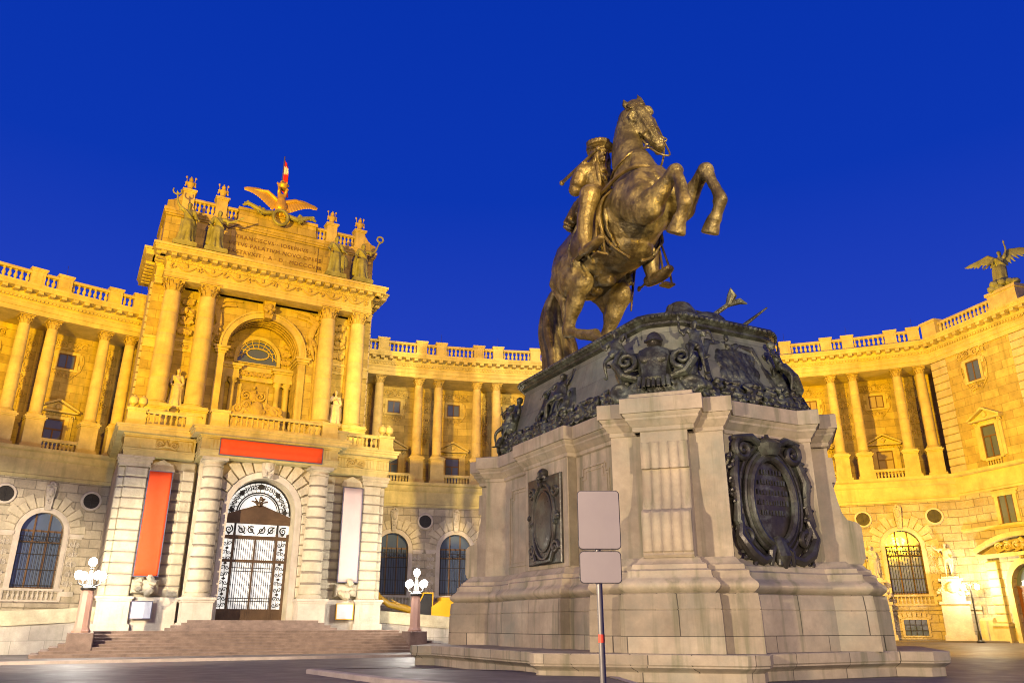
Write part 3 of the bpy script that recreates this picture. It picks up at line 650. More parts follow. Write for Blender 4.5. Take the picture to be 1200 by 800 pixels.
part("leaf", MB().prism([(-1.5, .3), (1.5, .3), (1.5, 4.1), (-1.5, 4.1)], .3, .36), mat("brown_door_wood", (.16, .06, .025), rough=.5, bump=.2), d, Mw)
A = archpts(0, 1.5, 4.1, 16); part("pane", MB().prism([(-1.5, 4.12), (1.5, 4.12)] + A[::-1][1:-1], .32, .35), GLASS, d, Mw)
s = MB(); s.box(-1.5, 1.5, .24, .3, 4.0, 4.16); s.box(-.04, .04, .25, .3, .3, 4.0)
for q in (-1, 1):
    for z0, z1 in ((.6, 1.7), (1.95, 3.75)): s.box(q * .75 - .5, q * .75 + .5, .265, .3, z0, z1)
part("panel", s, FRAME, d, Mw)
# -- central portico, in its own frame: x along the front, y into the building
def PT(x=0, y=0, z=0): return PF @ Matrix.Translation((x, y, z))
m = MB(); arch_wall(m, -4.0, 4.0, 1.3, 11.1, 0, 2.05, 8.2, 1.85, 47.2, 1.5, 24); part("portal_wall", m, RUSTP, palace, PF)
m = MB(); arch_ring(m, 0, 8.2, 2.05, 2.42, 47.05, 47.22, 1.85, 24); part("portal_arch", m, TRIML, palace, PF)
v = voussoirs(MB(), 0, 8.2, 2.45, 3.25, 46.92, 47.2, 15, .09, .35)
for s in (-1, 1):
    for i in range(10): a = 1.9 + i * .63; q = .12 if i % 2 else 0; x0, x1 = sorted((s * 2.45, s * (3.05 + q))); v.cbox(x0, x1, 46.98, 47.2, a, a + .58, .05)
part("portal_voussoirs", v, RUSTP, palace, PF)
k = MB(); k.prism([(-.28, 10.25), (.28, 10.25), (.42, 11.4), (-.42, 11.4)], 46.5, 47.1); k.ell((0, 46.5, 10.95), (.28, .25, .42), 9, 7); k.ell((0, 46.38, 10.85), (.08, .2, .12), 6, 5); leafblob(k, 0, 46.5, 11.35, .36, 8); leafblob(k, 0, 46.55, 10.5, .3, 8); part("keystone", k, ORNL, palace, PF)
# outer bays
for s in (-1, 1):
    q = lambda a, b: sorted((s * a, s * b))
    m = MB(); x0, x1 = q(4.0, 6.75); banded(m, x0, x1, 48.45, 49, 3.1, 11.1, 13, .08, .09, .05); x0, x1 = q(2.2, 8.2); m.box(x0, x1, 48.7, 57.5, 0, 12.4)
    for i in range(13): z = 3.1 + i * 8 / 13; x0, x1 = q(8.1, 8.33); m.cbox(x0, x1, 48.4, 57, z + .03, z + 8 / 13 - .03, .05)
    part("side_bay_wall", m, RUSTP, palace, PF)
    m = MB(); x0, x1 = q(6.72, 7.95); banded(m, x0, x1, 48.0, 48.9, 3.1, 10.5, 12, .06, .06); x0, x1 = q(7.95, 8.3); banded(m, x0, x1, 48.25, 48.9, 3.1, 10.5, 12, .06, .06)
    x0, x1 = q(6.66, 8.34); layers(m, x0, x1, 48.0, 48.9, [(10.5, 10.75, .03), (10.75, 10.95, .1), (10.95, 11.1, .16)])
    part("corner_pilaster", m, RUSTP, palace, PF)
    m = MB(); x0, x1 = q(4.05, 4.75); banded(m, x0, x1, 48.2, 48.9, 3.1, 10.5, 12, .06, .06); part("inner_pilaster", m, RUSTP, palace, PF)
    m = MB(); x0, x1 = q(6.6, 8.3); layers(m, x0, x1, 47.9, 49, [(0, 1.65, .12), (1.65, 2.85, 0), (2.85, 2.98, .06), (2.98, 3.12, .14)]); x0, x1 = q(4.1, 6.6); layers(m, x0, x1, 48.2, 49, [(0, 1.65, .08), (1.65, 2.85, 0), (2.85, 3.1, .06)])
    x0, x1 = q(6.8, 8.1); m.box(x0 + .12, x1 - .12, 47.87, 47.92, 1.85, 2.65)
    part("pier_plinth", m, TRIML, palace, PF)
    m = MB(); xc = s * 5.95; m.cbox(xc - .72, xc + .72, 47.95, 48.5, 3.3, 4.05, .08); leafblob(m, xc, 47.95, 3.75, .6, 10); part("banner_bracket", m, RUSTP, palace, PF); m = MB(); m.prism([(xc - .75, 10.35), (xc + .75, 10.35), (xc + .6, 10.75), (xc, 11.05), (xc - .6, 10.75)], 48.2, 48.5)
    part("blind_arch", m, RUSTP, palace, PF)
    # banded engaged columns beside the door
    pr = [(.74, 3.05), (.78, 3.12), (.72, 3.22), (.66, 3.3)]
    for i in range(11):
        z = 3.3 + i * .66; r = .64 - .008 * i; pr += [(r - .05, z), (r - .05, z + .05), (r + .03, z + .07), (r + .03, z + .6), (r - .05, z + .62), (r - .05, z + .66)]
    pr += [(.54, 10.56), (.6, 10.6), (.6, 10.68), (.54, 10.7), (.54, 10.82), (.7, 10.95)]
    m = MB().lathe(pr, s * 3.25, 46.72, 24); m.box(s * 3.25 - .74, s * 3.25 + .74, 46.0, 47.2, 10.93, 11.1)
    part("banded_column", m, [RUSTP, GROUT], palace, PF, matf=lambda c: 1 if 3.4 < c.z < 10.5 and not (.075 < (c.z - 3.3) % .66 < .6) else 0)
    m = MB(); layers(m, s * 3.25 - .82, s * 3.25 + .82, 45.9, 47.2, [(0, 1.7, .1), (1.7, 2.8, 0), (2.8, 2.92, .06), (2.92, 3.07, .14)]); part("column_pedestal", m, TRIML, palace, PF)
LE = [(11.1, 11.28, .0), (11.28, 11.45, .03), (11.45, 11.55, .08), (11.55, 12.2, 0), (12.2, 12.3, .06), (12.3, 12.4, .14), (12.4, 12.62, .5), (12.62, 12.76, .58), (12.76, 12.86, .66)]
m = MB(); layers(m, -4.2, 4.2, 46.05, 57, LE)
for s in (-1, 1):
    x0, x1 = sorted((s * 4.3, s * 8.25)); layers(m, x0, x1, 47.85, 57, LE)
part("lower_entablature", m, TRIM, palace, PF)
for s in (-1, 1):
    for xa, y in ((3.3, 46.0), (6.95, 47.8), (4.9, 47.8), (7.9, 47.8)):
        m = MB()
        for j in range(4): x = s * xa + (j - 1.5) * .2; m.box(x - .06, x + .06, y - .07, y + .1, 11.6, 12.15)
        m.box(s * xa - .42, s * xa + .42, y - .03, y + .1, 11.57, 12.18); part("triglyph", m, TRIM, palace, PF)
    m = MB(); scrollwork(m, s * 5.95 - .7, s * 5.95 + .7, 11.6, 12.15, 47.78, .08, 4); part("frieze_ornament", m, ORN, palace, PF)
# terrace balustrade
def bal_run(x0, x1, y, z=12.86, h=.62, n=None):
    L = x1 - x0; n = n or max(2, int(L / .3)); b = bal_section(L, n, 0, z + .16, h, L / n); b.box(-L / 2, L / 2, -.18, .18, z, z + .16)
    return part("balustrade", b, TRIM, palace, PT((x0 + x1) / 2, y))
bal_run(-2.9, 2.9, 45.75, n=18)
for s in (-1, 1):
    x0, x1 = sorted((s * 5.1, s * 7.4)); bal_run(x0, x1, 47.6, n=7)
    for xa, y, w in ((3.4, 45.75, .5), (4.65, 47.6, .45), (7.9, 47.6, .5)): m = MB(); layers(m, s * xa - w, s * xa + w, y - .26, y + .3, [(12.86, 13.05, .04), (13.05, 13.72, 0), (13.72, 13.88, .07)]); part("balustrade_pier", m, TRIM, palace, PF)
    m = MB()
    for y in [48.6 + .34 * i for i in range(16)]: m.lathe([(r, 13.02 + q * .9) for r, q in BAL], s * 8.15, y, 8)
    m.box(s * 8.15 - .18, s * 8.15 + .18, 48, 54.5, 12.86, 13.02); m.box(s * 8.15 - .18, s * 8.15 + .18, 48, 54.5, 13.65, 13.85)
    part("balustrade", m, TRIM, palace, PF)
    for xa in (7.65, 8.15): part("stone_ball", MB().lathe([(.12, 13.88), (.16, 13.92), (.08, 14.0), (.1, 14.05), (.24, 14.15), (.29, 14.33), (.24, 14.52), (.1, 14.62), (.05, 14.7)], s * xa, 47.6, 12), TRIM, palace, PF)
# upper colonnade
c1 = make_column(.62, 15.15, .42, 7.85, .95, 12.86, .84, PT(-6.7, 52))
for x in (-4.35, 4.35, 6.7): dup(c1, PT(x, 52), palace)
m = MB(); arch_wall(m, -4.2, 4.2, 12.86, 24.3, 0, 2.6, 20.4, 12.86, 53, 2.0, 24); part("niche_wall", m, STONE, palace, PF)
m = MB(); arch_ring(m, 0, 20.4, 2.6, 3.0, 52.78, 53.02, None, 24); arch_ring(m, 0, 20.4, 3.0, 3.14, 52.7, 53.02, None, 24)
for s in (-1, 1): x0, x1 = sorted((s * 2.55, s * 3.3)); layers(m, x0, x1, 52.8, 55, [(19.9, 20.05, .0), (20.05, 20.25, .1), (20.25, 20.4, .2)]); x0, x1 = sorted((s * 2.65, s * 3.15)); m.box(x0, x1, 52.85, 53.02, 12.86, 19.9)
part("niche_arch", m, TRIM, palace, PF)
# coffers on the vault
m = MB()
for j in range(4):
    for i in range(14):
        a = pi * (i + .5) / 14
        for da in (-.075, .075): m.tube([((2.57) * -cos(a + da), 53.15 + j * .42, 20.4 + 2.57 * sin(a + da)), ((2.57) * -cos(a + da), 53.45 + j * .42, 20.4 + 2.57 * sin(a + da))], .03, 4)
    m.add(*(lambda P: ([p for p in P], [(2 * i, 2 * i + 1, 2 * i + 3, 2 * i + 2) for i in range(24)]))([(r * -cos(pi * i / 24), 53.1 + j * .42, 20.4 + r * sin(pi * i / 24)) for i in range(25) for r in (2.52, 2.6)]))
part("vault_coffers", m, ORN, palace, PF)
k = MB(); k.prism([(-.25, 22.9), (.25, 22.9), (.42, 24.2), (-.42, 24.2)], 52.3, 53); leafblob(k, 0, 52.3, 23.6, .4, 12); k.ell((0, 52.2, 23.7), (.22, .2, .3), 8, 6); part("keystone", k, ORN, palace, PF)
m = MB(); m.box(-2.7, 2.7, 54.95, 55.4, 12.86, 20.0); A = archpts(0, 1.55, 20.55, 16)
m.add([(-2.7, 54.98, 20), (2.7, 54.98, 20), (2.7, 54.98, 23.2), (-2.7, 54.98, 23.2)], [(0, 1, 2, 3)])
part("niche_back_wall", m, STONE, palace, PF)
m = MB()
for s in (-1, 1):
    for xa in (1.62, 2.3): x = s * xa; m.lathe([(.24, 15.2), (.3, 15.25), (.24, 15.4), (.22, 15.5), (.19, 18.3), (.28, 18.5), (.32, 18.65)], x, 54.6, 14); m.box(x - .36, x + .36, 54.2, 55, 12.86, 15.2); leafblob(m, x, 54.6, 18.5, .3, 8)
    x0, x1 = sorted((s * 1.25, s * 2.62)); layers(m, x0, x1, 54.3, 55, [(18.65, 18.95, 0), (18.95, 19.35, -.04), (19.35, 19.5, .08), (19.5, 19.7, .2)])
m.box(-1.3, 1.3, 54.75, 55, 18.65, 19.35); layers(m, -1.3, 1.3, 54.7, 55, [(19.35, 19.7, .05)]); m.box(-1.1, 1.1, 54.85, 55, 15.3, 15.5); m.box(-1.05, -.9, 54.87, 55, 15.5, 18.4); m.box(.9, 1.05, 54.87, 55, 15.5, 18.4)
part("niche_aedicule", m, TRIM, palace, PF)
m = MB(); scrollwork(m, -.85, .85, 16.9, 18.2, 54.85, .1, 3); scrollwork(m, -2.4, 2.4, 18.98, 19.3, 54.6, .05, 5)
for s in (-1, 1): scrollwork(m, s * 2.1 - .35, s * 2.1 + .35, 20.1, 22.0, 54.8, .12, 6)
part("niche_relief", m, ORN, palace, PF)
m = MB(); m.box(-1.7, 1.7, 52.9, 53.6, 12.9, 15.4); leafblob(m, 0, 53.1, 15.9, .6, 14); leafblob(m, -1.0, 53.1, 15.6, .6, 14); leafblob(m, 1.0, 53.1, 15.6, .6, 14); m.ell((0, 52.85, 16.0), (.5, .2, .65), 12, 8)
for s in (-1, 1):
    m.spiral(s * 1.3, 16.0, 52.9, .42, 1.5, .13, s, 0, 7, 14); m.spiral(s * .75, 16.35, 52.9, .3, 1.4, .1, -s, 0, 7, 12)
    for i in range(6): a = .2 + i * .26; m.tube([(s * .4, 53.0, 15.8), (s * (.4 + 1.1 * cos(a)), 52.95, 15.5 + 1.1 * sin(a)), (s * (.6 + 1.35 * cos(a)), 52.9, 15.3 + 1.0 * sin(a))], .11, 5)
part("crest_sculpture", m, ORN, palace, PF)
# flying figures in the spandrels
for s in (-1, 1):
    m = MB(); P = lambda x, z, y=52.82: (s * x, y, z)
    m.tube([P(3.75, 23.3), P(3.45, 22.7), P(3.3, 22.0)], [(.26, .2), (.3, .22), (.24, .18)], 8); m.ell(P(3.75, 23.72, 52.75), (.2, .2, .24), 8, 6); m.tube([P(3.6, 23.2), P(3.0, 23.5), P(2.3, 23.55)], [.13, .1, .07], 6); m.tube([P(3.85, 23.2), P(4.0, 22.7), P(3.7, 22.3)], [.12, .1, .07], 6)
    m.tube([P(3.3, 22.0), P(3.5, 21.2), P(3.75, 20.4)], [.2, .16, .08], 8); m.tube([P(3.3, 22.0), P(3.75, 21.5), P(3.95, 20.7)], [.2, .16, .08], 8)
    for i in range(6): m.tube([P(3.7, 22.9, 52.9), P(4.0 - .18 * i, 23.5 + .1 * i, 52.85), P(3.95 - .42 * i, 23.75 + .05 * i, 52.88)], [(.12, .06), (.12, .05), (.06, .03)], 6)
    leafblob(m, *P(3.4, 21.4), .35, 8); m.spiral(s * 3.3, 20.9, 52.9, .3, 1.4, .08, s, 0, 6, 12)
    part("spandrel_figure", m, ORN, palace, PF)
m = MB(); arch_ring(m, 0, 20.5, 1.45, 1.7, 54.8, 55, 20.0, 18); lw = part("lunette_window", m, TRIM, palace, PF)
A = archpts(0, 1.46, 20.5, 16); part("pane", MB().prism([(-1.46, 20.0), (1.46, 20.0)] + A[::-1], 54.93, 54.96), GLASS, lw, PF)
m = MB()
for a in range(40): t0, t1 = 2 * pi * a / 40, 2 * pi * (a + 1) / 40; m.tube([(.82 * cos(t0), 54.86, 20.85 + .42 * sin(t0)), (.82 * cos(t1), 54.86, 20.85 + .42 * sin(t1))], .06, 5, cap=False)
for t in range(9): a = pi * t / 8; m.tube([(.85 * cos(a), 54.87, 20.85 + .44 * sin(a)), (1.42 * cos(a), 54.87, 20.5 + 1.42 * sin(a))], .035, 4)
for r in (1.15, 1.4): m.tube([(r * cos(pi * i / 20), 54.87, 20.45 + r * sin(pi * i / 20)) for i in range(21)], .04, 4)
m.box(-1.45, 1.45, 54.84, 54.9, 20.02, 20.1); part("grille", m, TRIM, lw, PF)
m = MB().box(-3.9, 3.9, 52.0, 53.02, 24.0, 24.25)
# outer upper bays, with statue niches and trophy reliefs
for s in (-1, 1):
    x0, x1 = sorted((s * 4.1, s * 8.0)); m = MB(); m.box(x0, x1, 53, 55.05, 12.86, 24.3); x0, x1 = sorted((s * 2.7, s * 8.0)); m.box(x0, x1, 55.4, 58, 12.86, 30); 
    part("upper_bay_wall", m, STONE, palace, PF)
    m = MB()
    for xa in (4.35, 6.7): m.box(s * xa - .55, s * xa + .55, 52.8, 53.02, 12.9, 23.3); layers(m, s * xa - .55, s * xa + .55, 52.85, 53.02, [(23.3, 23.45, .08), (23.45, 24.2, .02)])
    x0, x1 = sorted((s * 4.1, s * 8.0)); layers(m, x0, x1, 52.93, 53.02, [(19.55, 19.7, .03), (19.7, 20.2, .0), (20.2, 20.4, .08)])
    x = s * 5.52; m.box(x - .62, x + .62, 52.1, 53, 12.86, 14.9); layers(m, x - .45, x + .45, 51.9, 52.9, [(14.9, 15.2, .0), (15.2, 15.35, .08)])
    part("upper_pilaster", m, TRIM, palace, PF)
    m = MB(); scrollwork(m, s * 5.52 - .5, s * 5.52 + .5, 20.6, 23.6, 52.82, .13, 7); scrollwork(m, s * 5.52 - .45, s * 5.52 + .45, 19.75, 20.15, 52.9, .04, 3); leafblob(m, s * 5.52, 52.8, 22.2, .5, 12)
    for xa in (4.35, 6.7): leafblob(m, s * xa, 52.75, 23.8, .5, 8)
    part("trophy_relief", m, ORN, palace, PF)
    m = MB(); x0, x1 = sorted((s * 7.98, s * 8.0))
    for i in range(22): z = 13 + i * .52; x0, x1 = sorted((s * 7.7, s * 8.14)); m.cbox(x0, x1, 53.1, 57.6, z + .03, z + .49, .05)
    part("upper_quoins", m, RUSTP, palace, PF)
UE = [(24.2, 24.42, 0), (24.42, 24.65, .03), (24.65, 24.74, .09), (24.74, 25.45, 0), (25.45, 25.55, .06), (25.55, 25.62, .1), (25.62, 25.86, .16), (25.86, 26.08, .86), (26.08, 26.22, .92), (26.22, 26.4, 1.02)]
m = MB(); layers(m, -7.45, 7.45, 51.38, 53.2, UE); layers(m, -7.95, 7.95, 52.6, 58, UE); part("upper_entablature", m, TRIM, palace, PF)
m = MB()
for i in range(24): x = -8.1 + 16.2 * (i + .5) / 24; m.box(x - .17, x + .17, 50.62, 51.3, 25.66, 25.855)
for i in range(68): x = -7.55 + 15.1 * (i + .5) / 68; m.box(x - .07, x + .07, 51.26, 51.4, 25.47, 25.6)
for s in (-1, 1):
    for i in range(3): y = 51.0 + i * .62; x0, x1 = sorted((s * 7.6, s * 8.2)); m.box(x0, x1, y - .17, y + .17, 25.66, 25.855)
    for i in range(7): y = 53.2 + i * .62; x0, x1 = sorted((s * 8.05, s * 8.7)); m.box(x0, x1, y - .17, y + .17, 25.66, 25.855)
part("cornice_brackets", m, TRIM, palace, PF)
m = MB()
for i in range(8):
    xa = -7.0 + i * 1.75; P = [(xa + .25 + 1.25 * t / 8, 51.32, 25.3 - .34 * (1 - (2 * t / 8 - 1) ** 2)) for t in range(9)]; m.tube(P, [.05 + .05 * (1 - abs(2 * t / 8 - 1)) for t in range(9)], 6)
    leafblob(m, xa, 51.3, 25.15, .2, 6); m.ell((xa + .87, 51.3, 25.28), (.14, .08, .16), 8, 5)
leafblob(m, 7.0, 51.3, 25.15, .2, 6); part("frieze_garland", m, ORN, palace, PF)
# attic
m = MB(); m.box(-7.9, 7.9, 53.0, 58, 26.35, 30.1); layers(m, -7.9, 7.9, 52.95, 58, [(26.35, 26.75, .1), (29.75, 29.9, .06), (29.9, 30.1, .16), (30.1, 30.35, .22)])
m.box(-3.3, 3.3, 52.88, 53, 26.8, 29.7); layers(m, -2.95, 2.95, 52.7, 54, [(30.35, 30.6, .06), (30.6, 31.35, 0), (31.35, 31.6, .1)])
for s in (-1, 1):
    x0, x1 = sorted((s * 6.95, s * 7.9)); n = 6
    m.prism([(s * 7.95, 30.35), (s * 7.95, 30.9), (s * 7.6, 31.0), (s * 7.3, 31.25), (s * 7.0, 31.7), (s * 6.9, 30.35)][::(1 if s < 0 else -1)], 52.8, 53.6)
part("attic", m, STONE, palace, PF)
for s in (-1, 1):
    for xa in (4.25, 6.6):
        m = MB(); layers(m, s * xa - .4, s * xa + .4, 52.75, 53.5, [(30.35, 30.55, .06), (30.55, 31.85, 0), (31.85, 31.95, .06), (31.95, 32.08, .12)]); part("attic_post", m, TRIM, palace, PF)
    x0, x1 = sorted((s * 4.65, s * 6.2)); bal_run(x0, x1, 53.1, 30.35, .8, 5); x0, x1 = sorted((s * 3.0, s * 3.85)); bal_run(x0, x1, 53.1, 30.35, .8, 3)
def text(body, size, M, m, parent, ext=.02):
    cu = bpy.data.curves.new("t", 'FONT'); cu.body = body; cu.size = size; cu.align_x = 'CENTER'; cu.extrude = ext; cu.space_character = 1.15
    o = bpy.data.objects.new("t", cu); COL.objects.link(o); dg = bpy.context.evaluated_depsgraph_get(); dg.update()
    me = bpy.data.meshes.new_from_object(o.evaluated_get(dg)); bpy.data.objects.remove(o); withmat(me, m)
    return obj("inscription", me, parent, M @ Matrix.Rotation(R_(90), 4, 'X'))
INSC = mat("inscription_metal", (.27, .17, .07), rough=.5, metal=.4, bump=.1)
for i, tx in enumerate(("FRANCISCVS · IOSEPHVS · I", "VETVS PALATIVM NOVO OPERE", "EXSTRVXIT · A · D · MDCCCVIII")): text(tx, .44, PT(.1, 52.86, 29.05 - i * .62), INSC, palace)

# portal: lit lobby behind bronze doors
dr = thing("portal_door", "tall bronze grille doors glowing white in the rusticated portico arch", "door", PT(0, 48.35, 1.85)); DM = PT(0, 48.35, 0)
A = archpts(0, 2.05, 8.2, 24); part("lit_glass", MB().prism([(-2.05, 1.85), (2.05, 1.85)] + A[::-1], .2, .24), LITDOOR, dr, DM)
f = MB()
for x in (-1.98, -1.3, 1.3, 1.98): f.box(x - .07, x + .07, -.08, .1, 1.85, 7.0)
for z, t in ((5.3, .08), (6.72, .11)): f.box(-2.05, 2.05, -.09, .11, z - t, z + t)
f.box(-2.05, 2.05, -.12, .12, 7.55, 7.85); f.prism([(-2.05, 7.85), (2.05, 7.85), (2.02, 8.05), (.25, 8.7), (0, 8.8), (-.25, 8.7), (-2.02, 8.05)], -.14, .12); leafblob(f, 0, -.15, 8.95, .3, 8)
for a in range(5): t = .3 + a * .63; f.tube([(.1 * cos(t), -.1, 8.85), (.5 * cos(t), -.1, 8.85 + .35 * sin(t))], .05, 5)
f.box(-.05, .05, -.07, .09, 1.85, 6.72)
for s in (-1, 1): x0, x1 = sorted((s * 1.36, s * 1.92)); f.box(x0, x1, -.06, .08, 1.85, 2.5); f.box(x0 + .1, x1 - .1, -.085, -.06, 1.95, 2.4)
part("door_frame", f, DOORW, dr, DM)
for s in (-1, 1):
    x0, x1 = sorted((s * .06, s * 1.23)); l = MB(); l.box(x0, x1, -.05, .06, 1.85, 2.5); l.box(x0 + .12, x1 - .12, -.075, -.05, 1.95, 2.4)
    lf = part("door_leaf", l, DOORW, dr, DM); b = MB()
    for i in range(9): x = x0 + .05 + i * (x1 - x0 - .1) / 8; b.tube([(x, 0, 2.5), (x, 0, 6.65)], .022, 5); b.ell((x, 0, 3.9), (.035, .035, .07), 6, 4); b.ell((x, 0, 6.0), (.035, .035, .07), 6, 4)
    for z in (2.95, 3.12, 4.7, 4.9): b.box(x0, x1, -.02, .02, z - .022, z + .022)
    part("grille", b, IRON, lf, DM)
g = MB()
for s in (-1, 1):
    for i in range(5):
        zc = 2.9 + i * .9
        for q in (-1, 1):
            g.spiral(s * 1.64 + q * .13, zc - .18, 0, .14, 1.3, .03, q, 0, 5, 10); g.spiral(s * 1.64 + q * .13, zc + .2, 0, .14, 1.3, .03, -q, 0, 5, 10)
        g.prism([(s * 1.64 - .13, zc + .45), (s * 1.64, zc + .36), (s * 1.64 + .13, zc + .45), (s * 1.64, zc + .54)], -.04, .03); g.tube([(s * 1.64, 0, zc - .4), (s * 1.64, 0, zc + .4)], .02, 5)
    for i in range(2): g.spiral(s * (.32 + i * .6), 7.18, 0, .24, 1.4, .045, s * (1 if i else -1), 1, 5, 12); g.tube([(s * (.1 + i * .6), 0, 6.95), (s * (.5 + i * .6), 0, 7.4)], .04, 5)
    g.spiral(s * 1.66, 7.18, 0, .25, 1.6, .05, s, 1, 5, 14); g.box(s * 1.3 - .06, s * 1.3 + .06, -.05, .05, 6.8, 7.6)
for r, t in ((1.98, .06), (1.32, .05), (1.2, .035)):
    g.tube([(r * -cos(pi * i / 32), 0, 8.2 + r * sin(pi * i / 32)) for i in range(33)], t, 5)
for i in range(17):
    a = pi * (i + .5) / 17; cx, cz = -1.65 * cos(a), 8.2 + 1.65 * sin(a)
    if i % 4 == 0: g.add([(cx + .2 * cos(a + k * pi / 2), -.05, cz + .2 * sin(a + k * pi / 2)) for k in range(4)], [(0, 1, 2, 3)])
    for q in (-1, 1): g.spiral(cx + q * .11 * sin(a), cz + q * .11 * cos(a), 0, .15, 1.2, .03, q, a, 5, 10)
    g.tube([(-1.34 * cos(a), 0, 8.2 + 1.34 * sin(a)), (-1.95 * cos(a), 0, 8.2 + 1.95 * sin(a))], .018, 4)
g.spiral(0, 9.85, -.02, .2, 1.0, .06, 1, 0, 6, 14)
part("scroll_grille", g, IRON, dr, DM)
# ------------------------------------------------------------------ stairs, ramps, banners, boards, lamps
m = MB()
for i in range(8): m.box(-8.3 - .38 * (8 - i) + .38, 8.3 + .38 * (8 - i) - .38, 41.7 + i * .38, 46 + .0, -.1 if i == 0 else .12 + i * .148 - .03, .12 + (i + 1) * .148); m.box(-8.34 - .38 * (8 - i) + .38, 8.34 + .38 * (8 - i) - .38, 41.66 + i * .38, 42.2 + i * .38, .12 + (i + 1) * .148 - .05, .12 + (i + 1) * .148 + .004)
props(part("staircase", m, STEP, None, PF), "wide brown stone staircase in front of the portico doors", "stairs")
m = MB()
for i in range(4): m.box(-4.6 + i * .3, 4.6 - i * .3, 44.95 + i * .3, 47.9, 1.25, 1.304 + (i + 1) * .137)
props(part("doorstep", m, STEP, None, PF), "short flight of pale steps right under the portal door", "steps")
def ramp(name, a0, a1, Rr, z0, z1, label, g=None):
    t = thing(name, label, "wall", FR((a0 + a1) / 2, Rr), g); n = 24; w = MB(); c = MB()
    Mi = WM[t.name].inverted()
    for mb, r0, r1, lo, hi in ((w, Rr, Rr + .4, None, -.75), (c, Rr - .12, Rr + .55, -.75, 0)):
        for i in range(n + 1):
            a = a0 + (a1 - a0) * i / n; z = z0 + (z1 - z0) * i / n
            for r, zz in ((r0, 0 if lo is None else z + lo), (r0, z + hi), (r1, z + hi), (r1, 0 if lo is None else z + lo)): mb.v.append(tuple(Mi @ Vector(polar(a, r, zz))))
        for i in range(n): mb.f += [(4 * i + k, 4 * i + (k + 1) % 4, 4 * i + 4 + (k + 1) % 4, 4 * i + 4 + k) for k in range(4)]
        mb.f += [(0, 1, 2, 3), (4 * n + 3, 4 * n + 2, 4 * n + 1, 4 * n)]
    part("wall_face", w, RAMPM, t, WM[t.name]); part("coping", c, COPE, t, WM[t.name]); return t
ramp("ramp_wall", -58, -39.6, 49.6, 1.6, 2.55, "low curved ramp wall with mossy coping, on the orange red banner's side of the portico", "ramp walls beside the portico")
ramp("ramp_wall", -20.2, -9.5, 49.6, 2.5, 1.75, "low curved ramp wall below the yellow excavator", "ramp walls beside the portico")
g = MB(); n = 24
for R, in ((49.9,), (57.4,)):
    for i in range(n + 1): a = -20.5 + 14 * i / n; g.v.append(polar(a, R, 1.62 - 1.1 * i / n))
g.f = [(i, i + 1, n + 2 + i, n + 1 + i) for i in range(n)]
for R in (49.9, 57.4):
    for i in range(n + 1): a = -60 + 23 * i / n; g.v.append(polar(a, R, .6 + 1.0 * i / n))
k = 2 * (n + 1); g.f += [(k + i, k + i + 1, k + n + 2 + i, k + n + 1 + i) for i in range(n)]
struct("driveway", g, PAVE)
def banner(name, x0, x1, y, z0, z1, m, label, g=None, edge=True):
    t = thing(name, label, "banner", PT((x0 + x1) / 2, y, z0), g); n = 10; k = 14
    c = MB()
    for j in range(k + 1):
        for i in range(n + 1):
            u, v = i / n, j / k; c.v.append((x0 + (x1 - x0) * u, y - .05 + .012 * sin(u * 9 + v * 3) + .01 * sin(v * 14), z0 + (z1 - z0) * v))
    c.f = [(j * (n + 1) + i, j * (n + 1) + i + 1, (j + 1) * (n + 1) + i + 1, (j + 1) * (n + 1) + i) for j in range(k) for i in range(n)]
    o = part("cloth", c, m, t, PF); md = o.modifiers.new("s", 'SOLIDIFY'); md.thickness = .02
    e = MB(); w = .05; e.box(x0 - w, x0, y - .07, y + .03, z0 - w, z1 + w); e.box(x1, x1 + w, y - .07, y + .03, z0 - w, z1 + w); e.box(x0, x1, y - .07, y + .03, z1, z1 + w); e.box(x0, x1, y - .07, y + .03, z0 - w, z0)
    part("edging", e, BEDGE, t, PF); return t
banner("banner", -3.12, 3.12, 45.95, 11.28, 12.22, RED, "long red horizontal banner above the portal arch")
banner("banner", -6.65, -5.38, 47.93, 4.25, 10.25, REDS, "tall orange red banner hanging beside the portal", "vertical banners")
banner("banner", 5.32, 6.6, 47.93, 4.2, 10.2, PINK, "tall pale blank banner hanging beside the portal", "vertical banners")
for x, l, em in ((-5.98, "white rectangular notice board under the orange red banner", BEDGE), (5.9, "white notice board in a yellow frame under the pale banner", YELP)):
    t = thing("notice_board", l, "notice board", PT(x, 47.85, 1.95)); w = .52
    part("panel", MB().box(-w, w, -.05, .05, 0, .88), BOARD, t); e = MB(); e.box(-w - .05, -w, -.08, .05, -.05, .93); e.box(w, w + .05, -.08, .05, -.05, .93); e.box(-w, w, -.08, .05, .88, .93); e.box(-w, w, -.08, .05, -.05, 0); part("rim", e, em, t)
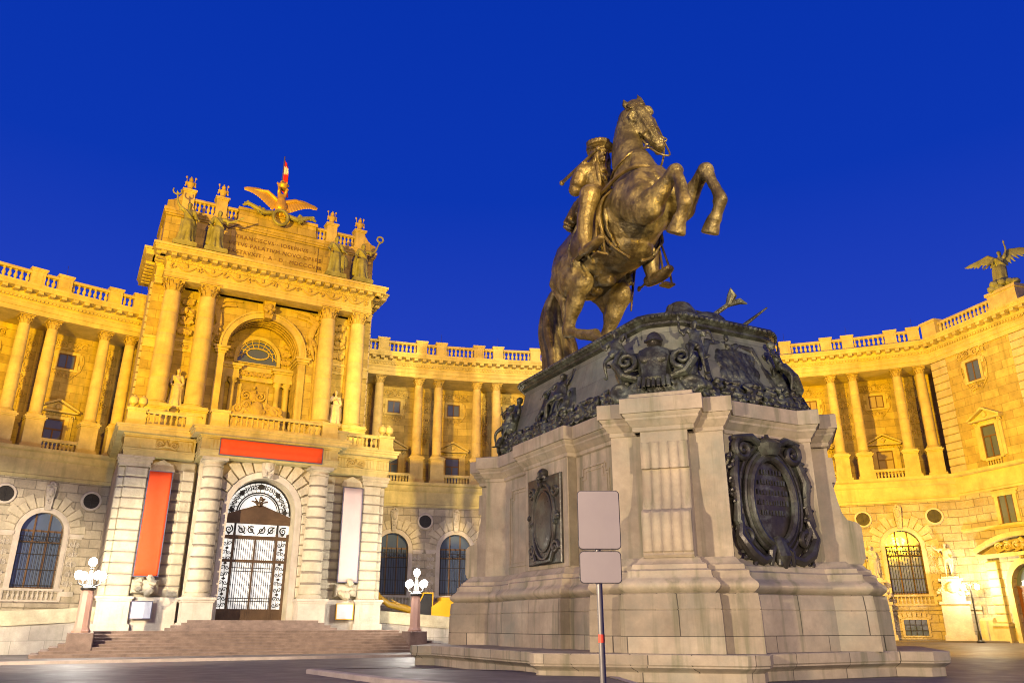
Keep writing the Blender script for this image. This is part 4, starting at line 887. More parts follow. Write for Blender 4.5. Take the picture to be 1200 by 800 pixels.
def candelabra(x, label):
    y = 42.95; t = thing("lamp_standard", label, "lamp", PT(x, y, .12), "lit globe lamps on the stair ends")
    part("base_block", MB().cbox(-.58, .58, -.58, .58, 0, 1.12, .04), STEP, t)
    part("post", MB().lathe([(.42, 1.12), (.44, 1.2), (.36, 1.3), (.33, 1.4), (.29, 3.0), (.26, 3.1)], n=8), LPOST, t)
    b = MB(); b.lathe([(.28, 3.1), (.36, 3.16), (.36, 3.24), (.2, 3.34), (.14, 3.5), (.1, 3.9), (.07, 4.15), (.1, 4.2)], n=12)
    gl = []
    for i in range(4):
        a = i * pi / 2 + .5; b.tube([(.1 * cos(a), .1 * sin(a), 3.4), (.3 * cos(a), .3 * sin(a), 3.3), (.58 * cos(a), .58 * sin(a), 3.42), (.62 * cos(a), .62 * sin(a), 3.6)], .035, 6); gl.append((.62 * cos(a), .62 * sin(a), 3.82))
    part("bracket", b, IRON, t); gl.append((0, 0, 4.48))
    for (gx, gy, gz) in gl: part("globe", MB().ell((gx, gy, gz), (.19, .19, .22), 16, 10), GLOBE, t)
    p = PT(x, y, .12) @ Vector((0, 0, 4.0)); return p
for x, l in ((-8.95, "lit globe lamp standard on pink post near the tall orange red banner"), (8.75, "lit globe lamp standard on pink post in front of the excavator")):
    p = candelabra(x, l); dirv = (PF.to_3x3() @ Vector((0, -1, 0)))
    point("lamp_light", p + Vector((0, 0, .15)), 2500, (1, .93, .8), .35)
Mr = Mloc(32.72, 58.4, .45); t = thing("street_lamp", "slim black street lamp glowing white by the arched side entrance", "lamp", Mr)
part("pole", MB().lathe([(.22, 0), (.24, .06), (.13, .16), (.1, .5), (.06, .8), (.05, 3.7), (.07, 3.75), (.04, 3.9)], n=10), IRON, t)
b = MB()
for s in (-1, 1): b.tube([(0, 0, 3.75), (s * .25, 0, 3.95), (s * .5, 0, 3.95), (s * .55, 0, 3.85)], .03, 6)
part("bracket", b, IRON, t)
for s in (-1, 1): part("globe", MB().ell((s * .5, 0, 3.7), (.17, .17, .2), 14, 8), GLOBEY, t)
point("lamp_light", (32.72, 57.9, 4.3), 1000, (1, .85, .55), .3)

# small yellow excavator on the ramp
t = thing("excavator", "small yellow excavator parked on the ramp behind the low wall", "excavator", FR(-15.9, 52.6) @ Matrix.Translation((0, 0, 1.3)))
b = MB(); b.prism([(.3, .75), (3.0, .75), (3.2, 1.1), (3.2, 1.75), (2.3, 1.9), (.9, 1.9), (.3, 1.5)], -.9, .9); b.cbox(1.0, 3.1, -.85, .85, 1.88, 2.15, .05); part("body", b, YELP, t)
part("cab_glass", MB().prism([(-.62, .8), (.35, .8), (.35, 2.35), (-.25, 2.4), (-.7, 1.5)], -.78, .78), RUBB, t)
c = MB()
for y in (-.82, .78): c.tube([(-.65, y, .78), (-.72, y, 1.5), (-.25, y, 2.42), (.38, y, 2.38), (.38, y, .8)], .05, 6)
c.box(-.3, .42, -.84, .84, 2.38, 2.46); part("cab_frame", c, YELP, t)
a = MB(); a.tube([(-.4, 0, 1.0), (-1.4, 0, 1.4), (-2.6, 0, 1.65), (-3.6, 0, 2.35)], [(.16, .22), (.17, .25), (.16, .22), (.13, .16)], 8, side=(0, 1, 0)); part("boom", a, YELP, t)
a = MB(); a.tube([(-3.4, 0, 2.4), (-4.2, 0, 1.5), (-4.9, 0, .95)], [(.12, .18), (.12, .16), (.1, .12)], 8, side=(0, 1, 0)); a.tube([(-.6, 0, 1.1), (-2.4, 0, 1.95)], .06, 6); part("arm", a, YELP, t)
a = MB(); a.prism([(-5.2, .95), (-4.7, 1.05), (-4.5, .6), (-4.9, .35), (-5.35, .5)], -.35, .35); part("bucket", a, RUBB, t)
for y in (-.85, .85):
    a = MB(); P = [(-.9 + .35 * cos(pi / 2 + pi * i / 8), .37 + .35 * sin(pi / 2 + pi * i / 8)) for i in range(9)] + [(2.5 + .35 * cos(-pi / 2 + pi * i / 8), .37 + .35 * sin(-pi / 2 + pi * i / 8)) for i in range(9)]; a.prism(P, y - .2, y + .2)
    part("track", a, RUBB, t)
# sign seen from the back, near the camera
t = thing("road_sign", "two blank grey sign panels on a steel pole before the pedestal", "sign", Mloc(1.3, 12.05, 0))
part("pole", MB().tube([(0, 0, -.05), (-.02, 0, 3.4)], .045, 12), STEEL, t)
def rrect(x0, x1, z0, z1, r, n=5):
    P = []
    for cx, cz, a in ((x0 + r, z0 + r, pi), (x1 - r, z0 + r, 1.5 * pi), (x1 - r, z1 - r, 0), (x0 + r, z1 - r, .5 * pi)): P += [(cx + r * cos(a + pi / 2 * i / n), cz + r * sin(a + pi / 2 * i / n)) for i in range(n + 1)]
    return P
for z0, z1, x0, x1 in ((2.655, 3.525, -.31, .33), (2.17, 2.63, -.3, .32)):
    p = part("panel", MB().prism(rrect(x0 + .012, x1 - .012, z0 + .012, z1 - .012, .05), -.068, -.05), SIGN, t)
    part("rim", MB().prism(rrect(x0, x1, z0, z1, .06), -.062, -.03), SIGNE, p, WM[t.name])
part("sticker", MB().lathe([(.048, 1.36), (.048, 1.47)], -.008, 0, 12), STICK, t)
# ------------------------------------------------------------------ figures
def rough(me, amp, sc):      # hand-worked cast surface
    n = len(me.vertices); nv = [0.] * (3 * n); me.vertices.foreach_get("normal", nv); co = [0.] * (3 * n); me.vertices.foreach_get("co", co)
    for i in range(n):
        p = Vector(co[3 * i:3 * i + 3]) * sc; d = noise.fractal(p, .8, 2.2, 4) * amp + abs(noise.noise(p * .7)) * amp * .8; co[3 * i] += nv[3 * i] * d; co[3 * i + 1] += nv[3 * i + 1] * d; co[3 * i + 2] += nv[3 * i + 2] * d
    me.vertices.foreach_set("co", co); me.update(); return me
def limb(mb, P, R, n=10, seg=4, side=None): ctube(mb, P, R, n, side, seg)
def hand(mb, wrist, dirv, palm, s=1, curl=1.2, around=None):     # palm with four unequal fingers and a thumb
    d = Vector(dirv).normalized(); p = Vector(palm); p = (p - d * p.dot(d)).normalized(); q = d.cross(p); w = Vector(wrist)
    mb.tube([w, w + d * .09 * s], [(.045 * s, .022 * s), (.052 * s, .024 * s)], 8, side=q)
    for i, L in enumerate((.075, .088, .082, .062)):
        b = w + d * .095 * s + q * (.04 - .026 * i) * s; pts = [b - d * .03 * s, b]; a = 0
        for k in range(3): a += curl * .75; pts.append(pts[-1] + (d * cos(a) + p * sin(a)) * L * s / 2.2)
        mb.tube(pts, [.0125 * s, .0125 * s, .0115 * s, .0105 * s, .009 * s], 6)
    b = w + d * .03 * s + q * .045 * s; mb.tube([b - q * .01 * s, b + (d * .6 + q * .6 + p * .3).normalized() * .045 * s, b + (d * .7 + q * .15 + p * .8).normalized() * .085 * s], [.015 * s, .014 * s, .011 * s], 6)
def face(mb, c, f, up, s, beard=False):     # head facing f
    f = Vector(f).normalized(); up = Vector(up); up = (up - f * up.dot(f)).normalized(); r = f.cross(up); c = Vector(c)
    R = Matrix((r, f, up)).transposed()
    mb.ell(c, (.078 * s, .098 * s, .118 * s), 14, 10, R); mb.ell(c + f * .03 * s - up * .06 * s, (.058 * s, .07 * s, .07 * s), 12, 8, R)
    mb.tube([c + f * .09 * s + up * .02 * s, c + f * .125 * s - up * .028 * s], [.009 * s, .014 * s], 6)
    mb.tube([c + f * .093 * s + r * .05 * s + up * .036 * s, c + f * .1 * s + up * .04 * s, c + f * .093 * s - r * .05 * s + up * .036 * s], .013 * s, 6)
    mb.ell(c + f * .088 * s - up * .06 * s, (.03 * s, .018 * s, .012 * s), 8, 5, R); mb.ell(c + f * .085 * s - up * .098 * s, (.028 * s, .025 * s, .022 * s), 8, 5, R)
    for q in (-1, 1): mb.ell(c + r * q * .08 * s - up * .01 * s, (.012 * s, .022 * s, .03 * s), 6, 5, R); mb.ell(c + f * .086 * s + r * q * .032 * s + up * .012 * s, (.014 * s, .01 * s, .01 * s), 6, 4, R)
def draped(h=1.8, armR=None, armL=None, lean=0, seed=1, wing=False, robe=True, helmet=False, legs=None):
    """standing robed figure of height h, facing -y"""
    rs = random.Random(seed); s = h / 1.8; mb = MB(); V = lambda x, y, z: (x * s + lean * z * s, y * s, z * s)
    limb(mb, [V(0, 0, .9), V(0, -.01, 1.08), V(0, .0, 1.3), V(0, .02, 1.44)], [(.17 * s, .12 * s), (.135 * s, .1 * s), (.17 * s, .12 * s), (.1 * s, .08 * s)], 14, side=(1, 0, 0))
    limb(mb, [V(0, .01, 1.42), V(.01, -.01, 1.56)], [.06 * s, .05 * s], 10); face(mb, V(.01, -.03, 1.66), (rs.uniform(-.4, .4), -1, -.15), (0, 0, 1), s)
    mb.ell(V(.01, .02, 1.69), (.1 * s, .115 * s, .11 * s), 12, 8); leafblob(mb, *V(.01, .07, 1.62), .09 * s, 6)
    if helmet: mb.ell(V(.01, 0, 1.74), (.11 * s, .13 * s, .1 * s), 12, 8); mb.tube([V(.01, -.1, 1.8), V(.01, 0, 1.92), V(.01, .14, 1.82), V(.01, .17, 1.66)], .035 * s, 6)
    for sx, arm in ((-1, armR), (1, armL)):
        a = arm or ((sx * .19, .0, 1.4), (sx * .3, .02, 1.14), (sx * .24, -.16, .98))
        P = [V(*p) for p in a]; limb(mb, P, [.068 * s, .05 * s, .036 * s], 8); d = Vector(P[2]) - Vector(P[1]); hand(mb, P[2], d, (0, -1, 0) if abs(d.normalized().y) < .8 else (0, 0, -1), s * .95, .5)
        mb.ell(P[0], (.085 * s, .08 * s, .085 * s), 8, 6); m = (Vector(P[0]) * .45 + Vector(P[1]) * .55); mb.tube([Vector(P[0]), m, m + Vector((0, 0, -.14 * s))], [.085 * s, .075 * s, .05 * s], 8)
    if robe:
        ph = rs.random() * 6; hp = rs.choice((-1, 1)); pr = [(.16, 1.02), (.2, .9), (.225, .75), (.225, .5), (.25, .22), (.3, .04), (.28, 0)]
        k = len(mb.v); n = 36
        for r, z in pr:
            r *= .98; am = .06 + .2 * (1 - z / 1.02)
            for i in range(n):
                t = 2 * pi * i / n; q = r * (1 + am * (sin(7 * t + ph + z * 1.5) * .6 + sin(12 * t + 2 * ph - z * 2) * .4)); bx = .07 * hp * max(0, .75 - abs(z - .6)) * max(0, -sin(t))
                mb.v.append(V(q * 1.08 * cos(t) + bx, q * .9 * sin(t) - bx * hp, z))
        m = len(pr); mb.f += [(k + j * n + i, k + j * n + (i + 1) % n, k + (j + 1) * n + (i + 1) % n, k + (j + 1) * n + i) for j in range(m - 1) for i in range(n)]
        mb.f += [tuple(k + i for i in range(n)), tuple(k + (m - 1) * n + i for i in range(n))]
        for i in range(4): y = -.13 + .02 * i; mb.tube([V(-hp * .22, y + .1, 1.02 - .05 * i), V(0, y - .06, .9 - .07 * i), V(hp * .24, y + .05, .98 - .09 * i), V(hp * .28, .05, .6 - .1 * i)], [.03 * s, .04 * s, .045 * s, .03 * s], 6)
        mb.tube([V(-.14, -.1, 1.4), V(.02, -.14, 1.2), V(.2, -.04, 1.02)], [.03 * s, .045 * s, .05 * s], 6)
        mb.tube([V(hp * .2, .08, 1.36), V(hp * .3, .13, .9), V(hp * .3, .12, .3)], [.05 * s, .08 * s, .1 * s], 8)
    else:
        L = legs or (((-.09, 0, .92), (-.13, -.1, .5), (-.12, .02, .08), (-.14, -.14, .03)), ((.09, 0, .92), (.12, -.02, .5), (.15, .06, .08), (.18, -.1, .03)))
        for l in L: limb(mb, [V(*p) for p in l], [.1 * s, .062 * s, .04 * s, .03 * s], 10)
        mb.tube([V(-.17, -.06, 1.0), V(0, -.13, .88), V(.18, -.04, .98)], .05 * s, 8); mb.tube([V(.16, .06, 1.3), V(.26, .15, .9), V(.2, .2, .3)], [.06 * s, .1 * s, .06 * s], 8)
    if wing: wings(mb, V, s)
    return mb
def wings(mb, V, s):
    for q, up in ((-1, .25), (1, .75)):
        root = Vector(V(q * .08, .12, 1.4)); tip = Vector(V(q * .8, .22, 1.45 + up * .45)); mid = (root + tip) / 2 + Vector((0, 0, .22 * s)); mb.tube([root, mid, tip], [.07 * s, .06 * s, .03 * s], 8)
        for i in range(10):
            t = i / 9; a = root.lerp(mid, t * 2) if t < .5 else mid.lerp(tip, t * 2 - 1); L = (.68 - .18 * abs(t - .55)) * s * (.75 + .4 * t)
            d = Vector((q * (.15 + .75 * t), .05, -1 + .75 * t)).normalized(); mb.tube([a, a + d * L * .6, a + d * L], [(.075 * s, .03 * s), (.08 * s, .026 * s), (.03 * s, .02 * s)], 8, side=(d.z, 0, -d.x))
# ------------------------------------------------------------------ statues on the palace
def statue(label, cat, M, m, h, base, group=None, vox=.05, name="statue", zoff=0, **k):
    t = thing(name, label, cat, M, group); bw = base[0]
    b = MB(); layers(b, -bw, bw, -bw * .8, bw * .8, [(0, base[1] * .8, .04), (base[1] * .8, base[1], 0)]); part("plinth", b, m if m is STAT else PATINA, t, WM[t.name] @ Matrix.Translation((0, 0, zoff)))
    me = remesh(draped(h, **k), vox, 1, "figure"); withmat(me, m); obj("figure", me, t, WM[t.name] @ Matrix.Translation((0, 0, base[1] + zoff))); return t
AT = "bronze statues on the portico attic"
up = lambda s: ((s * .19, 0, 1.42), (s * .42, -.05, 1.62), (s * .5, -.06, 1.98)); side_ = lambda s: ((s * .19, 0, 1.42), (s * .45, -.12, 1.32), (s * .78, -.25, 1.5)); low = lambda s: ((s * .19, 0, 1.42), (s * .34, -.05, 1.15), (s * .36, -.28, 1.0))
a1 = statue("green robed attic statue lifting a crescent above its head", "statue", PT(-6.55, 51.2, 26.55), PATINA, 3.3, (.75, .35), AT, armR=up(-1), armL=low(1), seed=3)
c = MB(); c.tube([(-.97 + .28 * cos(t), -.1, 4.3 + .28 * sin(t)) for t in [pi * .85 + i * pi * 1.3 / 10 for i in range(11)]], .05, 6); part("crescent", c, PATINA, a1)
a2 = statue("green attic statue stretching one arm towards the carved inscription", "statue", PT(-4.45, 51.2, 26.55), PATINA, 3.2, (.75, .35), AT, armL=side_(1), armR=low(-1), seed=9)
a3 = statue("green attic statue with lowered arms and a shield at its side", "statue", PT(4.3, 51.2, 26.55), PATINA, 3.3, (.75, .35), AT, armL=low(1), armR=low(-1), seed=12)
c = MB(); c.tube([(.55, -.45, .5), (.6, -.3, 2.0)], .05, 6); c.ell((.6, -.2, 1.5), (.35, .12, .6), 10, 7); part("shield", c, PATINA, a3)
a4 = statue("green attic statue holding up a round wreath", "statue", PT(6.45, 51.2, 26.55), PATINA, 3.2, (.75, .35), AT, armL=((.19, 0, 1.42), (.5, -.05, 1.45), (.68, -.08, 1.9)), armR=low(-1), seed=5)
c = MB(); c.tube([(1.3 + .25 * cos(2 * pi * i / 14), -.15, 4.15 + .25 * sin(2 * pi * i / 14)) for i in range(15)], .07, 6); part("wreath", c, PATINA, a4)
statue("pale stone cloaked statue with hanging arms between two portico columns", "statue", PT(-5.52, 52.35, 15.35), STAT, 2.65, (.5, .12), "stone statues between the portico columns", seed=21)
statue("pale stone statue with one hand at its chest between two portico columns", "statue", PT(5.52, 52.35, 15.35), STAT, 2.65, (.5, .12), "stone statues between the portico columns", seed=31, armR=((-.19, 0, 1.42), (-.3, -.1, 1.2), (-.05, -.25, 1.3)))
q = statue("stone sculpture of a youth on a carved pedestal beside the street lamp", "statue", FR(25.0, R0 - .55) @ Matrix.Translation((0, 0, .0)), STAT, 2.5, (.55, .2), None, zoff=4.75, robe=False, seed=8, armR=((-.19, 0, 1.42), (-.42, -.05, 1.4), (-.6, -.1, 1.6)))
b = MB(); layers(b, -.75, .75, -.55, .5, [(0, .9, .25), (.9, 3.0, .15), (3.0, 3.2, .25), (3.2, 3.9, .0), (3.9, 4.6, -.12), (4.6, 4.78, .06)]); b.ell((0, -.55, 4.15), (.35, .2, .4), 9, 6); leafblob(b, -.7, -.45, 3.8, .35, 6); leafblob(b, .7, -.45, 3.8, .35, 6); part("pedestal", b, STAT, q)
q2 = statue("stone sculpture half hidden behind the monument pedestal", "statue", FR(19.85, R0 - .55), STAT, 2.5, (.55, .2), None, zoff=4.75, robe=True, seed=18)
b = MB(); layers(b, -.75, .75, -.55, .5, [(0, .9, .25), (.9, 3.0, .15), (3.0, 3.2, .25), (3.2, 3.9, .0), (3.9, 4.6, -.12), (4.6, 4.78, .06)]); leafblob(b, -.7, -.45, 3.8, .35, 6); leafblob(b, .7, -.45, 3.8, .35, 6); part("pedestal", b, STAT, q2)
# winged figure on the corner pavilion
t = thing("winged_statue", "green winged statue with raised arm on the corner parapet", "statue", PV @ Matrix.Translation((7.45, .1, 24.78)) @ Matrix.Rotation(R_(38), 4, 'Z'))
me = remesh(draped(2.9, armL=((.19, 0, 1.42), (.3, -.02, 1.75), (.26, -.06, 2.1)), armR=((-.19, 0, 1.42), (-.4, -.1, 1.2), (-.6, -.2, 1.0)), seed=14, lean=.06, wing=True), .05, 1, "figure")
obj("figure", withmat(me, PATINA), t, WM[t.name] @ Matrix.Translation((0, 0, .35))) if False else None
me.materials.clear(); me.materials.append(PATINA); obj("figure", me, t, WM[t.name] @ Matrix.Translation((0, 0, .35)))
b = MB(); b.box(-.9, .9, -.6, .6, 0, .12)
for i in range(16): b.ell((random.uniform(-.8, .8), random.uniform(-.5, .5), random.uniform(.15, .6)), (.35, .3, .28), 7, 5, Matrix.Rotation(random.random() * 3, 3, 'X'))
part("rock_base", b, PATINA, t)
# trophies on the attic posts
for x, l in ((-6.6, "armour trophy on the attic post behind the crescent statue"), (-4.25, "armour trophy on the attic post behind the statue stretching its arm"), (4.25, "armour trophy on the attic post behind the statue with the shield"), (6.6, "armour trophy on the attic post behind the wreath statue")):
    t = thing("armour_trophy", "carved stone " + l, "trophy", PT(x, 53.1, 32.08), "armour trophies on the attic posts")
    b = MB(); b.lathe([(.22, 0), (.3, .15), (.2, .3), (.26, .5), (.36, .72), (.3, .85), (.14, .92)], n=12); b.ell((0, 0, 1.12), (.19, .22, .22), 9, 7); b.tube([(0, -.15, 1.28), (0, .0, 1.42), (0, .22, 1.25)], .06, 6)
    for s in (-1, 1): b.ell((s * .34, 0, .8), (.14, .16, .13), 8, 5); b.tube([(s * .34, 0, .78), (s * .42, -.02, .5)], .07, 6); b.tube([(s * .15, .1, .2), (s * .38, .12, 1.35)], .03, 5); b.ell((s * .38, .12, 1.4), (.09, .05, .12), 6, 5)
    b.xf(lambda v: (v[0] * .85, v[1] * .85, v[2] * .88)); part("armour", b, ORN, t); c = MB(); c.box(-.3, .3, -.26, .26, -.02, .06); part("plinth", c, TRIM, t)
# gilded eagle and flag
EM = PT(0, 52.6, 31.4); t = thing("eagle_sculpture", "large gilded eagle with spread wings and wreath above the attic", "sculpture", EM)
b = MB(); limb(b, [(0, .05, .3), (0, -.1, .9), (0, -.05, 1.45), (0, 0, 1.9)], [(.28, .3), (.48, .4), (.36, .3), (.22, .2)], 12, side=(1, 0, 0))
for s in (-1, 1):
    limb(b, [(s * .1, 0, 1.7), (s * .25, -.05, 2.15), (s * .28, -.2, 2.4)], [.2, .14, .12], 8); b.ell((s * .3, -.25, 2.42), (.13, .17, .13), 8, 6); b.tube([(s * .32, -.38, 2.42), (s * .36, -.5, 2.34), (s * .36, -.52, 2.24)], [.06, .045, .02], 6)
    limb(b, [(s * .25, -.1, .6), (s * .4, -.2, .1)], [.17, .1], 8)
    for i in range(4): b.tube([(s * (.1 + .12 * i), .2, .5), (s * (.35 + .25 * i), .25, -.05 + .1 * i)], [(.1, .04), (.06, .03)], 6)
part("body", withmat(remesh(b, .05, 2, "body"), GOLD), GOLD, t, EM)
for s in (-1, 1):
    b = MB(); b.tube([(s * .3, 0, 1.4), (s * 1.1, -.05, 1.75 + (s < 0) * .2), (s * 2.15, .0, 1.65 + (s < 0) * .25)], [.2, .17, .08], 8)
    for i in range(13):
        u = i / 12; a = Vector((s * .35, 0, 1.4)).lerp(Vector((s * 2.15, 0, 1.65 + (s < 0) * .25)), u) + Vector((0, 0, .28 * sin(pi * u))); d = Vector((s * (.35 + .65 * u), -.12, -.95 + .7 * u)).normalized(); L = .95 - .25 * u
        b.tube([a, a + d * L * .6, a + d * L], [(.19, .045), (.2, .045), (.12, .03)], 8, side=(d.z, 0, -d.x))
    part("wing", b, GOLD, t, EM)
b = MB(); b.lathe([(.3, 2.55), (.36, 2.62), (.42, 2.85), (.3, 3.05), (.1, 3.15), (.08, 3.3)], n=14)
for i in range(6): a = i * pi / 3; b.ell((.42 * cos(a), .42 * sin(a), 2.95), (.08, .08, .12), 6, 5)
part("crown", b, GOLD, t, EM)
b = MB(); b.tube([(.55 * cos(2 * pi * i / 20), -.55, -.25 + .62 * sin(2 * pi * i / 20)) for i in range(21)], .13, 8)
for s in (-1, 1): b.tube([(s * .6, -.35, .1), (s * 1.3, -.4, -.05), (s * 1.9, -.3, .25), (s * 2.4, -.2, .5), (s * 2.75, -.2, .3)], [.2, .2, .2, .16, .1], 8); leafblob(b, s * 1.5, -.4, .05, .35, 8); leafblob(b, s * 2.5, -.25, .4, .25, 5)
part("laurel_wreath", b, PATINA, t, EM)
FM = PT(.08, 53.6, 31.6); t = thing("flagpole", "flagpole with limp red and white flag behind the eagle", "flagpole", FM)
part("pole", MB().tube([(0, 0, 0), (0, 0, 5.9)], .05, 8), STEEL, t)
b = MB(); n = 16; k = 6
for j in range(n + 1):
    z = 5.6 - 2.9 * j / n
    for i in range(k + 1): u = i / k; b.v.append((.06 + u * (.28 + .25 * j / n) , .1 * sin(u * 9 + j * .5) * u, z - u * .5))
b.f = [(j * (k + 1) + i, j * (k + 1) + i + 1, (j + 1) * (k + 1) + i + 1, (j + 1) * (k + 1) + i) for j in range(n) for i in range(k)]
me = b.mesh("flag", [FLAGM["red"], FLAGM["white"]], matf=lambda c: 1 if 4.35 < c.z < 5.0 else 0); o = obj("flag", me, t); md = o.modifiers.new("s", 'SOLIDIFY'); md.thickness = .01
# ------------------------------------------------------------------ monument pedestal (frame: -y is the front, x the right)
GM = Mloc(5.48, 34.47, 0, R_(27)); ped = thing("monument_pedestal", "massive stepped stone pedestal with bronze reliefs under the rearing horse", "pedestal", GM)
m0 = -2.245; r2 = sqrt(2)
def PN(n, d): return ((n + m0 + d) / r2, (n - m0 - d) / r2)
def full(Q):       # quadrant outline (from +x axis to +q axis) mirrored to a closed counter-clockwise outline
    Q = list(Q); A = Q + [(-x, q) for x, q in Q[::-1]]; A += [(x, -q) for x, q in A[::-1]]
    out = []
    for p in A:
        if not out or (Vector(p) - Vector(out[-1])).length > 1e-4: out.append(p)
    if (Vector(out[0]) - Vector(out[-1])).length < 1e-4: out.pop()
    return [p for i, p in enumerate(out) if abs((Vector(p) - Vector(out[i - 1])).normalized().cross((Vector(out[(i + 1) % len(out)]) - Vector(p)).normalized())) > 1e-3]
def cross2(a, b): return a.x * b.y - a.y * b.x
CORN = full([(5, 2.2), (4.6, 2.2), PN(6.40, 2.35), PN(7.53, 2.35), PN(7.53, 1.41), PN(8.18, 1.41), PN(8.18, -1.41), PN(7.53, -1.41), PN(7.53, -2.35), PN(6.79, -2.35)])
BODY = full([(4.55, 1.75), (4.15, 1.75), PN(6.164, 1.95), PN(7.13, 1.95), PN(7.13, .82), PN(7.7, .82), PN(7.7, -.82), PN(7.13, -.82), PN(7.13, -1.95), PN(6.623, -1.95)])
BASE = full([(4.75, 1.75), (4.35, 1.75), PN(6.447, 1.95), PN(7.75, 1.95), PN(7.75, .84), PN(8.3, .84), PN(8.3, -.84), PN(7.75, -.84), PN(7.75, -1.95), PN(6.905, -1.95)])
SLIM = full([(4.55, 1.75), (4.15, 1.75), PN(6.164, 1.95), PN(7.13, 1.95), PN(7.13, -1.95), PN(6.623, -1.95)])
PLAT = full([(6.1, 0.), PN(6.38 + .0, 2.9 - .0), PN(9.1, 2.9), PN(9.1, -2.9), PN(6.38 + 1.6, -2.9)]) if False else full([(7.6, 3.0), (7.6, 4.6), (8.2, 5.2), (8.2, 5.5), (8.0, 5.75), (3.75, 10.0), (2.9, 10.0), (2.1, 9.3)]); PLAT = [(x + 1.3 if x > 0 else x, y) for x, y in PLAT]
part("platform", rings(MB(), PLAT, [(-.2, 0), (-.2, .28), (-.17, .32), (-.1, .36), (-.03, .42), (-.03, .46), (0, .5), (0, .76), (-.02, .785)]), PEDJ, ped)
part("base_die", rings(MB(), BASE, [(.72, .783), (.70, 2.02), (.675, 2.03), (.675, 2.05), (.695, 2.06), (.66, 2.5), (.6, 2.53)], False), PEDJ, ped)
tor = [(.55, 2.5)] + [(.52 + .2 * sin(pi * i / 8), 2.53 + .44 * i / 8) for i in range(9)] + [(.5, 3.0), (.46, 3.08), (.46, 3.2), (.34, 3.26), (.32, 3.4), (.2, 3.46), (.12, 3.58), (.02, 3.66), (-.75, 3.67)]
part("base_moulding", rings(MB(), BASE, tor, False), PED, ped)
part("dado", rings(MB(), SLIM, [(0, 3.6), (0, 7.9), (.04, 7.95)], False), PED, ped)
part("bed_moulding", rings(MB(), CORN, [(-.42, 7.88), (-.36, 7.92), (-.36, 8.05), (-.3, 8.1), (-.24, 8.2), (-.16, 8.28), (-.16, 8.36), (-.08, 8.44), (-.06, 8.5)], False), PED, ped)
part("cornice", rings(MB(), CORN, [(-.3, 8.47), (0, 8.5), (0, 9.02), (-.05, 9.05)]), PED, ped)
def diag(sx, sq):      # matrix with local -y pointing out of the chamfered corner (sx, sq=+1 is the front)
    mid = Vector((sx * (m0) / r2 * 1, 0, 0)); nx, ny = sx / r2, -sq / r2
    c = Vector((sx * abs(PN(0, 0)[0]) * (-1 if True else 1), 0, 0))
    x, q = (m0) / r2, (-m0) / r2
    org = Vector((sx * x, -sq * q, 0)); a = atan2(-ny, -nx) - pi / 2
    return GM @ Matrix.Translation(org) @ Matrix.Rotation(a, 4, 'Z')
prc = [(8.42, 3.62), (8.5, 3.7), (8.5, 3.78), (8.56, 3.82), (8.56, 4.9), (8.5, 5.05), (8.38, 5.12), (8.12, 5.2), (7.98, 5.45), (7.9, 5.8), (7.85, 6.1), (7.78, 6.58), (7.93, 6.6), (7.9, 7.5), (7.76, 7.52), (7.76, 8.0)]
def pilaster(M):
    b = MB(); nf = 5; sub = 6; cols = []
    for i in range(nf):
        for k in range(sub + (i == nf - 1)): cols.append((-.8 + 1.6 * (i + k / sub) / nf, sqrt(abs(sin(pi * k / sub)))))
    zs = []
    for i in range(len(prc) - 1): zs += [prc[i]]
    zs.append(prc[-1]); K = len(b.v)
    for n, z in zs:
        fl = .1 if (3.75 < z < 7.51) else 0
        for x, q in cols: b.v.append((x, -(n - fl * q), z))
    w = len(cols); b.f = [(j * w + i, j * w + i + 1, (j + 1) * w + i + 1, (j + 1) * w + i) for j in range(len(zs) - 1) for i in range(w - 1)]
    for ci in (0, w - 1):
        k = len(b.v); b.v += [b.v[j * w + ci] for j in range(len(zs))] + [(cols[ci][0], -7.1, z) for n, z in zs]; L = len(zs); b.f += [(k + j, k + j + 1, k + L + j + 1, k + L + j) for j in range(L - 1)]
    return part("pilaster", b, PED, ped, M)
p0 = None
for sx in (1, -1):
    for sq in (1, -1):
        M = diag(sx, sq)
        if p0 is None: p0 = pilaster(M)
        else: dup(p0, M, ped)
part("top_slab", MB().cbox(-1.1, 1.1, -8.0, -6.6, 9.03, 9.22, .02), PED, ped, diag(-1, 1))
# panels on the walls
def side_frame(M, x0, x1, z0, z1, y):
    b = MB(); c = .3
    for d, t, pr in ((0, .07, .05), (.16, .05, .035)):
        a, e, lo, hi = x0 + d, x1 - d, z0 + d, z1 - d
        b.box(a, a + t, y - pr, y + .02, lo, hi - c); b.box(e - t, e, y - pr, y + .02, lo, hi - c); b.box(a + t, e - t, y - pr, y + .02, lo, lo + t); b.box(a + c, e - c, y - pr, y + .02, hi - t, hi); b.box(a + t, a + c, y - pr, y + .02, hi - c - t, hi - c); b.box(e - c, e - t, y - pr, y + .02, hi - c - t, hi - c); b.box(a + c - t, a + c, y - pr + .002, y + .02, hi - c, hi - t); b.box(e - c, e - c + t, y - pr + .002, y + .02, hi - c, hi - t)
    return b
LS = GM @ Matrix.Rotation(-pi / 2, 4, 'Z')        # frame of the left long side: local -y looks out of the left
for a, b_ in ((-4.1, -2.0), (2.0, 4.1)): part("panel_frame", side_frame(LS, a, b_, 4.0, 7.4, -4.15), PED, ped, LS)
part("panel_field", MB().box(-1.75, 1.75, -4.59, -4.0, 3.7, 7.9), PED, ped, LS)
